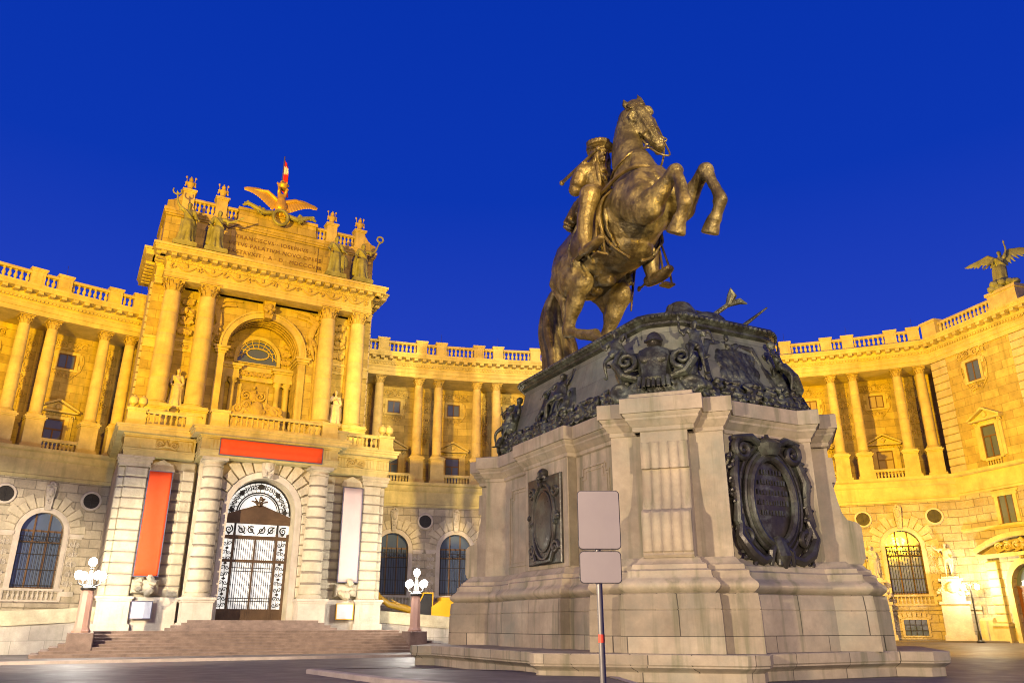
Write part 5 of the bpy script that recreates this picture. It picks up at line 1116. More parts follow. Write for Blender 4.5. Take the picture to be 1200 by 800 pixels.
# plaque on the left side
b = MB(); b.cbox(-1.32, 1.38, -4.72, -4.58, 3.85, 7.35, .04); pl = part("plaque", b, PLAQ, ped, LS)
b = MB(); n = 28
for r, rr in ((1.0, .075), (.8, .05)): b.tube([(.03 + r * .92 * cos(2 * pi * i / n), -4.74, 5.55 + r * 1.5 * sin(2 * pi * i / n)) for i in range(n + 1)], rr, 6)
for s in (-1, 1): b.spiral(.03 + s * .95, 4.45, -4.74, .28, 1.4, .09, s, 0, 6, 14); b.spiral(.03 + s * .95, 6.7, -4.74, .26, 1.4, .09, -s, 0, 6, 14); leafblob(b, .03 + s * 1.05, -4.72, 5.6, .25, 6); b.tube([(.03 + s * .9, -4.74, 4.5), (.03 + s * .6, -4.78, 3.98), (.03, -4.78, 3.95)], .09, 6)
b.ell((.03, -4.75, 5.55), (.74, .06, 1.18), 20, 12); leafblob(b, .03, -4.76, 7.2, .3, 9); b.lathe([(.16, 7.25), (.22, 7.35), (.26, 7.5), (.18, 7.62), (.05, 7.7)], .03, -4.72, 10); part("plaque_relief", b, PLAQ, pl, LS)
# cartouche on the front
FM_ = GM; y0 = -7.66
P = [(1.7 * (abs(cos(t)) ** .6) * (1 if cos(t) > 0 else -1) * (1 + .05 * sin(6 * t)), 5.8 + 2.1 * (abs(sin(t)) ** .7) * (1 if sin(t) > 0 else -1) * (1 + .04 * cos(5 * t))) for t in [2 * pi * i / 48 for i in range(48)]]
ca = part("cartouche", MB().prism(P, y0 - .12, y0 + .03), PLAQ, ped, GM)
def ov(rx, rz, y, r, z=5.65): return [(rx * cos(2 * pi * i / 36), y, z + rz * sin(2 * pi * i / 36)) for i in range(37)]
b = MB(); b.tube(ov(1.0, 1.5, y0 - .26, .17), .15, 8); b.tube(ov(1.2, 1.72, y0 - .2, .1), .09, 8); b.tube(ov(1.42, 1.95, y0 - .15, .1), .08, 8); part("oval_frame", b, PLAQ, ca, GM)
b = MB(); b.ell((0, y0 - .12, 5.65), (.92, .12, 1.42), 24, 14)
part("medallion", b, MEDAL, ca, GM)
b = MB(); rs = random.Random(4)
for j, (z, w) in enumerate(((6.55, .42), (6.2, .6), (5.85, .68), (5.5, .68), (5.15, .55))):
    x = -w
    while x < w: L = rs.uniform(.05, .1); b.box(x, x + L, y0 - .275, y0 - .2, z, z + rs.choice((.17, .17, .13))); x += L + rs.uniform(.03, .09)
part("worn_lettering", b, PLAQ, ca, GM)
b = MB()
for s in (-1, 1):
    b.spiral(s * 1.15, 7.35, y0 - .25, .4, 1.6, .14, -s, pi / 2, 8, 18); b.spiral(s * 1.35, 4.35, y0 - .25, .38, 1.5, .14, s, -pi / 2, 8, 18)
    b.tube([(s * 1.45, y0 - .2, 7.1), (s * 1.68, y0 - .28, 6.4), (s * 1.6, y0 - .25, 5.6), (s * 1.7, y0 - .28, 4.9), (s * 1.3, y0 - .25, 4.2)], [.13, .17, .13, .16, .12], 8)
    b.tube([(s * .4, y0 - .3, 3.75), (s * .9, y0 - .4, 3.6), (s * 1.35, y0 - .42, 3.85), (s * 1.75, y0 - .36, 4.4), (s * 1.55, y0 - .3, 5.0)], [.14, .18, .2, .16, .1], 8)
    for i in range(9): t = i / 8; leafblob(b, s * (1.72 - .3 * t * t), y0 - .25, 7.0 - 3.1 * t, .2, 5)
    b.tube([(s * .25, y0 - .25, 7.55), (s * .8, y0 - .35, 7.8), (s * 1.5, y0 - .25, 7.75)], [.12, .15, .1], 8); leafblob(b, s * 1.3, y0 - .3, 3.65, .25, 8)
part("scroll_ornament", b, PLAQ, ca, GM)
b = MB(); b.lathe([(.3, 7.2), (.36, 7.28), (.44, 7.5), (.48, 7.62), (.3, 7.78), (.1, 7.86), (.06, 7.98)], 0, y0 - .28, 14, fl=lambda a, z: .06 * cos(8 * a)); part("crown", b, PLAQ, ca, GM)
b = MB(); b.tube([(0, y0 - .3, 4.2), (0, y0 - .42, 3.75), (0, y0 - .35, 3.45)], [.26, .32, .2], 10)
for s in (-1, 1): b.tube([(s * .1, y0 - .3, 4.2), (s * .45, y0 - .4, 3.9), (s * .5, y0 - .36, 3.5)], [.1, .14, .1], 8); b.tube([(s * .15, y0 - .45, 4.0), (s * .22, y0 - .5, 3.5)], .07, 6)
part("mask", b, PLAQ, ca, GM)
# upper pedestal with battered sides
UPP = full([(4.1, 5.1), (3.75, 5.75), (3.05, 6.45), (2.4, 6.85)])
ush = lambda P, d=.45: [(x, y - d) for x, y in P]
b = rings(MB(), ush(UPP), [(.05, 9.02), (.05, 9.25), (-.1, 9.6), (-.42, 10.4), (-.72, 11.3), (-.92, 12.1), (-.95, 12.35)], False); part("battered_block", b, BATT, ped)
b = rings(MB(), ush(UPP), [(-.95, 12.32), (-.78, 12.4), (-.78, 12.5), (-.7, 12.55), (-.6, 12.68), (-.64, 12.8), (-.85, 12.87)]); 
part("top_moulding", b, RELIEF, ped)
b = MB(); P = poly_off(ush(UPP), -.66); 
for i in range(len(P)):
    a, c = Vector(P[i]), Vector(P[(i + 1) % len(P)]); n = max(1, int((c - a).length / .24))
    for k in range(n): q = a.lerp(c, (k + .5) / n); b.ell((q.x, q.y, 12.67), (.13, .13, .1), 7, 5)
part("bead_border", b, RELIEF, ped)
b = MB(); P = poly_off(ush(UPP), .0); rs = random.Random(11)
for i in range(len(P)):
    a, c = Vector(P[i]), Vector(P[(i + 1) % len(P)]); n = max(1, int((c - a).length / .3)); o = Vector(((c - a).y, -(c - a).x)).normalized()
    for k in range(n):
        q = a.lerp(c, (k + .5) / n) + o * .02; d = (c - a).normalized()
        for j in range(4):
            z = 9.12 + .24 * j; p = Vector((q.x, q.y, z)) + Vector((o.x, o.y, 0)) * (rs.uniform(.0, .16) - .07 * j) + Vector((d.x, d.y, 0)) * rs.uniform(-.12, .12)
            b.tube([p, p + Vector((d.x * .1 * rs.choice((-1, 1)) + o.x * .18, d.y * .1 + o.y * .18, .14)), p + Vector((d.x * .22 * rs.choice((-1, 1)) + o.x * .12, d.y * .2 + o.y * .12, rs.uniform(.1, .3)))], [.1, .13, .04], 7)
for i in range(len(P)):
    a, c = Vector(P[i]), Vector(P[(i + 1) % len(P)]); L = (c - a).length; n = max(1, int(L / .9)); o = Vector(((c - a).y, -(c - a).x)).normalized(); d = (c - a).normalized()
    for k in range(n):
        q = a.lerp(c, (k + .5) / n); sg = 1 if k % 2 else -1; S = MB(); S.spiral(0, 0, 0, .32, 1.5, .1, sg, 0, 7, 14)
        b.merge(S, Matrix.Translation((q.x + o.x * .14, q.y + o.y * .14, 9.5)) @ Matrix.Rotation(atan2(d.y, d.x), 4, 'Z'))
part("leaf_garland", withmat(remesh(b, .038, 1, "leaf_garland"), RELIEF), RELIEF, ped)
# trophies of arms and figures round the upper block
def putto(seed, h=2.3):
    rs = random.Random(seed)
    up_ = rs.random() < .6
    return draped(h, armR=((-.19, 0, 1.42), (-.42, .0, 1.3), (-.5, -.1, 1.1 if up_ else 1.6)), armL=((.19, 0, 1.42), (.4, -.05, 1.5), (.5, -.1, 1.75 if up_ else 1.2)), robe=False, seed=seed, legs=(((-.1, 0, .92), (-.2, -.22, .55), (-.22, -.05, .12), (-.24, -.2, .05)), ((.1, 0, .92), (.16, -.1, .48), (.3, .02, .1), (.34, -.12, .04))))
def trophy(name, x, y, rz, big=True, seed=1, tilt=10):
    M = GM @ Matrix.Translation((x, y, 9.05)) @ Matrix.Rotation(rz, 4, 'Z') @ Matrix.Rotation(R_(-tilt), 4, 'X') @ Matrix.Scale(1.03, 4); rs = random.Random(seed)
    b = MB()
    for i in range(30): b.ell((rs.uniform(-1.7, 1.7), rs.uniform(-.15, .25), abs(rs.gauss(0, .45)) + .1), (rs.uniform(.15, .4), .2, rs.uniform(.12, .3)), 8, 5, Matrix.Rotation(rs.random() * 3, 3, 'Y'))
    for s in (-1, 1):
        b.spiral(s * 1.2, .45, -.3, .42, 1.6, .15, s, 0, 8, 16); b.spiral(s * .6, .35, -.4, .33, 1.5, .12, -s, 1, 8, 14)
        for i in range(5): a = R_(20 + 28 * i); b.tube([(0, .1, 1.3), (s * 1.9 * cos(a), .05, 1.3 + 1.9 * sin(a) * .9)], .05, 6); b.ell((s * 1.9 * cos(a), .05, 1.3 + 1.9 * sin(a) * .9), (.1, .06, .2), 6, 5, Matrix.Rotation(s * (pi / 2 - a), 3, 'Y'))
        b.tube([(s * .3, .05, 2.2), (s * .9, -.1, 2.0), (s * 1.25, -.05, 1.3), (s * 1.1, -.15, .7)], [.12, .22, .26, .14], 8)
    g = part("trophy_relief", withmat(remesh(b, .042, 1, "trophy_relief"), RELIEF), RELIEF, ped, M)
    if big:
        b = MB(); b.lathe([(.42, .55), (.56, .7), (.5, 1.0), (.55, 1.3), (.66, 1.65), (.6, 1.95), (.3, 2.1), (.24, 2.25)], 0, -.25, 20, fl=lambda a, z: .05 * cos(2 * a) + .025 * cos(10 * a))
        for s in (-1, 1): b.ell((s * .66, -.25, 1.72), (.24, .26, .26), 10, 7); b.ell((s * .26, -.72, 1.55), (.26, .12, .24), 10, 7)
        for i in range(7): x = -.48 + .16 * i; b.tube([(x, -.68, .75), (x * 1.1, -.72, .35)], [(.08, .05), (.07, .04)], 6)
        part("cuirass", b, RELIEF, g, M)
        b = MB(); b.ell((0, -.3, 2.55), (.3, .36, .34), 14, 9); b.tube([(0, -.62, 2.5), (0, -.2, 2.95), (0, .25, 2.75), (0, .35, 2.3)], [.06, .1, .13, .08], 8); b.tube([(-.28, -.5, 2.42), (0, -.68, 2.4), (.28, -.5, 2.42)], .07, 6); part("helmet", b, PLAQ, g, M)
        for s in (-1, 1):
            b = MB(); b.spiral(s * 1.0, 1.55, -.55, .42, 1.4, .1, -s, -pi / 2, 8, 16); b.tube([(s * .55, -.45, .8), (s * 1.1, -.6, .9), (s * 1.42, -.6, 1.4), (s * 1.2, -.5, 2.05)], [(.1, .16), (.12, .2), (.12, .2), (.08, .12)], 8); part("volute_shield", b, RELIEF, g, M)
    return g, M
def fig(M, g, seed, x, z, h=2.3, rz=0): obj("figure", withmat(remesh(putto(seed, h), .05, 1, "figure"), RELIEF), g, M @ Matrix.Translation((x, -.35, z)) @ Matrix.Rotation(rz, 4, 'Z'))
g, M = trophy("front", -3.5, -6.3, R_(-45), True, 3, 17); fig(M, g, 2, -1.45, .95, 2.2, -.4); fig(M, g, 5, 1.45, .95, 2.3, .5)
g, M = trophy("right", 3.3, -6.2, R_(45), True, 7, 17); fig(M, g, 8, -1.35, .8, 2.3, -.3)
g, M = trophy("left", -3.95, .4, R_(-90), False, 5, 17); fig(M, g, 11, .1, .7, 2.3, .3); fig(M, g, 15, -1.0, .5, 2.0, -.6); fig(M, g, 16, 1.0, .25, 1.7, .8)
g, M = trophy("back", -3.3, 5.6, R_(-135), False, 9, 17); fig(M, g, 21, 0.4, .7, 2.4, 1.2); fig(M, g, 22, 1.2, .3, 2.2, .9)
# feathered shield on the front between the corners
M = GM @ Matrix.Translation((.1, -6.95, 9.05)) @ Matrix.Rotation(R_(-17), 4, 'X') @ Matrix.Scale(.94, 4)
b = MB(); b.ell((0, -.2, 1.7), (1.05, .28, 1.35), 20, 12)
for j in range(6):
    for i in range(7): b.ell((-.85 + .28 * i + .14 * (j % 2), -.47 + .05 * abs(i - 3) , .75 + .34 * j), (.21, .14, .3), 8, 5)
b.tube([(1.08 * cos(2 * pi * i / 28), -.2, 1.7 + 1.4 * sin(2 * pi * i / 28)) for i in range(29)], .13, 8)
for s in (-1, 1): b.tube([(s * .5, -.2, 3.1), (s * 1.2, -.25, 3.0), (s * 1.5, -.2, 2.3), (s * 1.75, -.25, 1.2), (s * 1.6, -.3, .5)], [.18, .22, .16, .22, .2], 8); b.spiral(s * 1.5, .5, -.35, .4, 1.5, .14, s, 0, 8, 16); b.spiral(s * .5, .3, -.45, .3, 1.4, .12, -s, 0, 8, 14)
leafblob(b, 0, -.3, 3.1, .4, 9); part("feathered_shield", withmat(remesh(b, .036, 1, "shield"), RELIEF), RELIEF, ped, M)
# fallen arms on the top
b = MB(); rs = random.Random(6); b.ell((0, -.3, 12.6), (2.2, 4.6, 1.05), 24, 12)
for i in range(26): b.ell((rs.uniform(-1.8, 2.0), rs.uniform(-5.2, 4), 13.0 + rs.random() * .5), (rs.uniform(.3, .7), rs.uniform(.3, .8), .35), 8, 5, Matrix.Rotation(rs.random() * 3, 3, 'Z'))
part("rocky_ground", withmat(remesh(b, .08, 2, "ground"), RELIEF), RELIEF, ped)
b = MB(); b.lathe([(.55, 0), (.75, .25), (.7, .6), (.45, 1.0), (.3, 1.1)], 0, 0, 14); cu = b; cu.xf(lambda v: (v[0] - 1.0, v[1] - 5.0, v[2] + 12.85))
for i in range(10): cu.tube([(-1.9 + i * .22, -5.3, 12.95), (-1.6 + i * .2, -5.15, 13.6), (-1.0 + i * .1, -4.6, 13.95)], [.14, .16, .1], 6)
part("fallen_armour", cu, RELIEF, ped)
b = MB(); b.tube([(.0, -5.0, 13.2), (1.0, -5.7, 14.05)], .1, 8); b.tube([(1.0, -5.7, 14.05), (1.15, -5.8, 14.45), (1.05, -5.85, 14.7)], [.13, .2, .04], 8); b.tube([(1.0, -5.7, 14.05), (1.45, -5.9, 14.2), (1.7, -6.0, 14.1)], [.12, .14, .04], 8); part("halberd", b, RELIEF, ped)
b = MB(); b.tube([(1.4, -5.2, 12.9), (2.6, -6.2, 14.0)], [.12, .04], 8); b.ell((1.9, -5.3, 13.0), (.5, .5, .35), 10, 7); b.ell((-.1, -5.6, 13.0), (.9, .6, .5), 12, 8); part("broken_sword", b, RELIEF, ped)

# ------------------------------------------------------------------ equestrian statue
HM = GM @ Matrix.Translation((0, 1.0, 12.85)); st = thing("equestrian_statue", "brown bronze rider on a rearing horse on top of the tall pedestal", "statue", HM)
b = MB(); Z = lambda *a: a
limb(b, [(0, 4.9, 18.9), (0, 3.4, 19.15), (0, 1.6, 19.55), (0, -.2, 20.0), (0, -1.7, 20.55), (0, -2.75, 21.0)], [(.95, 1.05), (1.5, 1.65), (1.5, 1.7), (1.62, 1.85), (1.45, 1.7), (.9, 1.05)], 22, side=(1, 0, 0))
b.ell((0, -.1, 18.75), (1.25, 1.6, .9), 18, 10)
limb(b, [(0, -1.3, 20.9), (0, -1.25, 22.2), (-.02, -.85, 23.6), (-.02, -.72, 24.9), (.02, -1.0, 25.9)], [(1.25, 1.75), (.95, 1.35), (.72, 1.0), (.58, .8), (.45, .6)], 18, side=(1, 0, 0))
HE = Vector((.12, -1.95, 25.72)); HA = Vector((.336, -.23, -.916)).normalized(); HN = Vector((-.45, -.89, .03)); HN = (HN - HA * HN.dot(HA)).normalized(); HL = HN.cross(HA)
def hh(l, a, n): return HE + HL * l * 1.1 + HA * a + HN * n
HR = Matrix((HL, HN, -HA)).transposed()
limb(b, [hh(0, -.7, -.5), hh(0, -.2, -.52), hh(0, .35, -.62), hh(0, .9, -.54), hh(0, 1.4, -.42), hh(0, 1.8, -.37), hh(0, 2.0, -.38)], [(.4, .42), (.56, .5), (.56, .64), (.42, .55), (.33, .4), (.34, .36), (.3, .3)], 20, side=HL)
for s in (-1, 1):
    b.ell(hh(s * .36, .5, -.85), (.2, .52, .62), 14, 9, HR)
    b.tube([hh(s * .28, -.65, -.35), hh(s * .38, -.9, -.28), hh(s * .36, -1.18, -.22)], [(.15, .1), (.17, .1), (.03, .03)], 10, side=HL)
    b.tube([hh(s * .36, -.22, -.12), hh(s * .52, -.12, -.2), hh(s * .6, .06, -.36)], [.09, .11, .08], 8); b.tube([hh(s * .42, .2, -.16), hh(s * .56, .16, -.3)], [.06, .06], 8); b.ell(hh(s * .53, .03, -.24), (.1, .12, .12), 10, 8, HR)
    b.tube([hh(s * .12, -.1, -.06), hh(s * .13, .7, -.03), hh(s * .12, 1.45, -.06)], [.12, .1, .08], 8)
    b.tube([hh(s * .5, .4, -.42), hh(s * .38, 1.0, -.36), hh(s * .3, 1.45, -.3)], [.07, .07, .05], 8)
    b.tube([hh(s * .2 + .1 * cos(t), 1.8 + .15 * sin(t), -.07 - .06 * s * cos(t) * s) for t in [2 * pi * i / 12 for i in range(13)]], .055, 6)
b.ell(hh(0, 2.12, -.28), (.27, .24, .14), 12, 8, HR); b.ell(hh(0, 2.1, -.66), (.22, .26, .16), 12, 8, HR); b.tube([hh(0, .9, -1.0), hh(0, 1.5, -.75), hh(0, 2.0, -.68)], [.26, .2, .2], 10)
HT = Matrix()
for s in (-1, 1): b.ell((s * .6, -2.75, 20.9), (.72, .62, .85), 14, 9); b.ell((s * 1.25, -1.9, 20.4), (.45, .8, 1.0), 14, 9); b.tube([(s * .45, -1.9, 23.0), (s * .62, -2.3, 22.0), (s * .8, -2.6, 21.2)], [.2, .26, .2], 8)
for s, hd in ((-1, 0), (1, .35)):      # hind legs
    X = lambda v, y, z: (s * v, y + hd, z)
    limb(b, [X(.75, 3.9, 19.7), X(1.15, 3.3, 18.9), X(1.3, 2.6, 18.1), X(1.3, 1.75, 17.5)], [(.85, 1.25), (.8, 1.3), (.68, 1.1), (.5, .62)], 16, side=(1, 0, 0))
    limb(b, [X(1.3, 1.9, 17.7), X(1.28, 2.5, 16.9), X(1.25, 3.1, 16.1), X(1.22, 3.4, 15.55)], [(.5, .72), (.42, .58), (.3, .36), (.3, .4)], 14, side=(1, 0, 0))
    b.tube([X(1.22, 3.62, 15.75), X(1.22, 3.5, 15.4)], .24, 8)
    limb(b, [X(1.22, 3.35, 15.5), X(1.2, 2.6, 15.15), X(1.2, 1.6, 14.75), X(1.2, .95, 14.5)], [(.28, .34), (.22, .26), (.22, .25), (.28, .33)], 12, side=(1, 0, 0))
    limb(b, [X(1.2, .95, 14.5), X(1.2, .5, 14.15), X(1.2, .25, 13.85)], [(.26, .28), (.22, .24), (.28, .3)], 12); b.tube([X(1.2, .3, 13.85), X(1.2, .0, 13.25)], [.3, .46], 12, cap=False)
# fore legs
limb(b, [(-.85, -2.2, 20.9), (-1.15, -2.7, 19.9), (-1.2, -3.3, 19.25), (-1.15, -3.9, 19.05)], [(.62, 1.1), (.62, 1.05), (.6, .85), (.55, .68)], 16, side=(1, 0, 0))
limb(b, [(-1.15, -3.5, 19.0), (-1.08, -4.3, 19.45), (-1.02, -5.0, 19.85), (-1.0, -5.35, 20.0)], [(.52, .66), (.42, .5), (.32, .34), (.33, .36)], 14, side=(1, 0, 0))
limb(b, [(-1.0, -5.4, 19.95), (-1.0, -5.65, 19.4), (-1.0, -5.78, 18.75), (-1.0, -5.85, 18.2)], [(.3, .34), (.23, .25), (.22, .24), (.29, .32)], 12, side=(1, 0, 0))
limb(b, [(-1.0, -5.85, 18.2), (-1.0, -5.6, 17.85), (-1.0, -5.45, 17.65)], [(.26, .28), (.23, .25), (.3, .32)], 12); b.tube([(-1.0, -5.5, 17.8), (-1.0, -5.12, 17.12)], [.28, .4], 14, cap=False); b.ell((-1.0, -5.42, 19.98), (.36, .4, .36), 10, 7); b.ell((-1.0, -5.8, 18.2), (.3, .36, .3), 10, 7); b.ell((-1.1, -3.9, 19.4), (.55, .6, .5), 12, 8); b.tube([(-1.0, -5.55, 19.3), (-1.0, -5.62, 18.4)], [.2, .2], 8)
limb(b, [(.85, -2.3, 21.0), (1.1, -2.8, 20.3), (1.15, -3.3, 19.8)], [(.62, 1.05), (.6, .95), (.52, .68)], 16, side=(1, 0, 0))
limb(b, [(1.15, -3.1, 19.75), (1.12, -3.8, 20.15), (1.1, -4.5, 20.6), (1.1, -4.95, 20.85)], [(.5, .6), (.4, .48), (.31, .33), (.32, .35)], 14, side=(1, 0, 0))
limb(b, [(1.1, -5.0, 20.8), (1.1, -5.3, 20.2), (1.1, -5.6, 19.5), (1.1, -5.78, 18.95)], [(.3, .33), (.23, .25), (.22, .24), (.29, .32)], 12, side=(1, 0, 0))
limb(b, [(1.1, -5.78, 18.95), (1.1, -5.5, 18.5), (1.1, -5.3, 18.25)], [(.26, .28), (.23, .25), (.3, .32)], 12); b.tube([(1.1, -5.3, 18.35), (1.1, -4.92, 17.7)], [.28, .4], 14, cap=False); b.ell((1.1, -5.0, 20.85), (.35, .4, .36), 10, 7); b.ell((1.1, -5.72, 18.95), (.3, .36, .3), 10, 7); b.ell((1.12, -3.6, 20.1), (.5, .55, .48), 12, 8)
for s in (-1, 1): b.ell((s * 1.42, 2.9 + .2 * s, 18.6), (.55, 1.05, 1.3), 16, 10); b.tube([(s * 1.5, 1.7, 20.6), (s * 1.75, 2.2, 19.4), (s * 1.75, 1.9, 18.2)], [.14, .2, .14], 8); b.tube([(s * .95, 4.2, 19.6), (s * 1.3, 4.15, 18.4), (s * 1.3, 3.5, 17.0), (s * 1.22, 3.6, 15.9)], [.5, .5, .26, .14], 10)
for s in (-1, 1):
    for i in range(5): b.tube([(s * 1.62, -.9 + .5 * i, 20.2 - .12 * i), (s * 1.62, -1.0 + .5 * i, 19.2 - .1 * i), (s * 1.1, -.9 + .5 * i, 18.4)], .1, 6)
b.tube([(0, 2.0, 18.0), (0, 1.3, 17.75)], [.35, .28], 8); b.ell((0, 2.5, 17.75), (.35, .35, .4), 10, 7)
for s in (-1, 1): b.tube([(s * .55, -2.9, 21.3), (s * .75, -3.2, 20.5)], [.35, .5], 8)
def lower(mb): return mb.xf(lambda v: (v[0], v[1] - .0, v[2] - 12.85))
HB = GM @ Matrix.Translation((0, 0, 12.85)); me = rough(remesh(lower(b), .055, 4, "horse"), .05, .9); obj("horse", withmat(me, HORSE), st, HB)
b = MB()      # tail of many strands
for i in range(38):
    rs = random.Random(i); dx, dy = rs.uniform(-.45, .45), rs.uniform(-.4, .4); b.tube(crv([(dx * .3, 5.3, 19.2), (dx * .6, 6.2 + dy * .4, 19.1), (dx, 6.95 + dy, 18.2), (dx * 1.5, 7.0 + dy * 1.5, 16.9), (dx * 1.6 + .1, 6.7 + dy * 1.8, 15.5), (dx * 1.5, 6.5 + dy * 2, 14.0), (dx, 6.2 + dy * 2, 13.0)], 3), [.13, .16, .2, .22, .23, .24, .24, .24, .24, .24, .24, .24, .22, .2, .2, .18, .15, .13, .1], 7)
part("tail", withmat(remesh(lower(b), .06, 1, "tail"), HORSE), HORSE, st, HB)
b = MB()      # plaited mane along the crest, forelock
for i in range(24):
    t = i / 23; p = Vector((-.05, .3, 22.3)).lerp(Vector((0, -.3, 26.0)), t) + Vector((0, .12 * sin(pi * t), 0))
    b.ell(p, (.2, .22, .2), 8, 6); b.tube(crv([p, p + Vector((.3, .02, .0)), p + Vector((.62, -.05, -.4)), p + Vector((.75, -.1, -.95))], 3), [.13, .15, .15, .15, .14, .13, .12, .11, .08, .05], 6)
for i in range(9): u = (i - 4) / 4; b.tube([hh(u * .25, -.75, -.75), hh(u * .34, -.82, -.4), hh(u * .34, -.62, -.12), hh(u * .34, -.42 + .08 * (i % 2), -.05)], [.12, .13, .1, .03], 6)
part("mane", withmat(remesh(lower(b), .05, 1, "mane"), HORSE), HORSE, st, HB)
b = MB()      # bridle, reins, breast strap, girth
def strap(P, w=.07, n=4): b.tube(crv(P, n), w, 6)
for s in (-1, 1):
    strap([hh(s * .42, -.55, -.5), hh(s * .6, .1, -.75), hh(s * .52, .9, -.62), hh(s * .4, 1.62, -.52)]); strap([hh(0, -.5, -.05), hh(s * .38, -.5, -.2), hh(s * .45, -.55, -.55)]); strap([hh(0, 1.05, .05), hh(s * .38, 1.08, -.3), hh(s * .4, 1.15, -.75)]); strap([hh(s * .45, -.5, -.6), hh(s * .5, .4, -1.15), hh(0, 1.0, -1.3)], .05)
    b.tube([hh(s * .42 + .12 * cos(t), 1.7 + .12 * sin(t), -.5) for t in [2 * pi * i / 10 for i in range(11)]], .045, 5)
strap([hh(-.42, 1.75, -.55), (-.75, -1.9, 23.0), (-.95, -.9, 22.6), (-.4, .3, 22.7)], .06); strap([hh(.42, 1.75, -.55), (1.2, -1.9, 23.0), (1.05, -.9, 22.5), (.4, .3, 22.7)], .06); strap([hh(-.38, 1.85, -.5), hh(-.2, 2.5, -.3), hh(.2, 2.7, -.35), hh(.38, 1.85, -.5)], .05)
strap([(-1.35, -.2, 21.5), (-1.3, -1.8, 21.75), (-.85, -2.75, 21.8), (0, -3.1, 21.6), (.85, -2.75, 21.8), (1.3, -1.8, 21.75)], .1, 6)
for s in (-1, 1): strap([(s * 1.5, .3, 20.9), (s * 1.75, -.3, 19.8), (s * 1.35, -.75, 18.6), (s * .4, -.9, 18.0)], .1)
strap([(-.9, -3.0, 20.6), (-.3, -2.6, 19.6), (0, -1.2, 18.3)], .06)
part("harness", lower(b), RIDER, st, HB)
# saddle cloth
b = MB(); k = len(b.v); na, nb = 16, 12
for j in range(nb + 1):
    y = -.7 + 4.4 * j / nb
    for i in range(na + 1):
        a = R_(-118 + 236 * i / na); cz = 20.02 - .1 * y * 1.9 ; rz = 1.93 - .0 * y; rx = 1.72
        b.v.append((rx * sin(a), y, cz - .2 + rz * cos(a) + .05 * sin(9 * a + y)))
b.f += [(j * (na + 1) + i, j * (na + 1) + i + 1, (j + 1) * (na + 1) + i + 1, (j + 1) * (na + 1) + i) for j in range(nb) for i in range(na)]
o = part("saddle_cloth", lower(b), RIDER, st, HB); md = o.modifiers.new("s", 'SOLIDIFY'); md.thickness = .12; md.offset = 1
for s in (-1, 1): pass
# rider (head and a half scale of the whole: 5 m tall figure)
b = MB(); s5 = 4.6
limb(b, [(0, 1.1, 22.0), (0, 1.25, 22.7), (0, 1.25, 23.5), (0, 1.15, 24.05)], [(.72, .6), (.62, .52), (.78, .58), (.36, .3)], 18, side=(1, 0, 0))
limb(b, [(0, 1.12, 24.0), (.02, 1.0, 24.3)], [.28, .26], 10); face(b, (-.02, .78, 24.5), (-.25, -1, -.1), (0, 0, 1), 4.1)
for i in range(30):      # curled wig
    rs = random.Random(i + 90); a = R_(-112 + 224 * i / 29); d = Vector((sin(a), cos(a), 0)); c = Vector((0, 1.0, 24.66)); x = c + d * .34
    b.tube(crv([c + d * .2 + Vector((0, 0, .22)), x + Vector((0, 0, .05)), x + d * .1 + Vector((0, .03, -.4)), x + d * .06 + Vector((0, .06, -.85 - .2 * rs.random()))], 3), [.15, .17, .19, .2, .2, .19, .18, .16, .13, .1], 6)
limb(b, [(-.6, 1.3, 23.75), (-.95, 1.65, 23.2), (-1.02, 1.85, 22.8)], [.42, .42, .34], 12); b.ell((-1.02, 1.85, 22.8), (.38, .38, .38), 10, 7)
limb(b, [(-1.02, 1.85, 22.8), (-.98, 1.5, 23.3), (-.86, 1.35, 23.78)], [.36, .33, .22], 12); b.tube([(-.9, 1.4, 23.6), (-.87, 1.36, 23.72)], [.3, .32], 12)
hand(b, (-.86, 1.35, 23.78), (.1, -.35, 1), (.25, -.9, -.3), 3.6, 1.5)
limb(b, [(.6, 1.15, 23.75), (1.0, .75, 23.0), (.75, .15, 22.65), (.35, -.1, 22.7)], [.36, .3, .24, .17], 12); hand(b, (.4, -.05, 22.7), (-.6, -.6, .05), (0, .2, -1), 3.4, 1.4)
for i in range(13):      # coat skirts
    t = i / 12; a = R_(70 + 220 * t); d = Vector((sin(a) * 1.0, .0 - cos(a) * .0, 0)); p = Vector((.5 * sin(a), 1.15 - .45 * cos(a), 22.2)); q = Vector((1.65 * sin(a) if abs(sin(a)) > .3 else 1.0 * sin(a), 1.3 - 1.6 * cos(a), 21.1 - .55 * abs(sin(a)))); b.tube([p, p.lerp(q, .5) + Vector((0, 0, .28)), q], [(.28, .2), (.34, .16), (.3, .12)], 8)
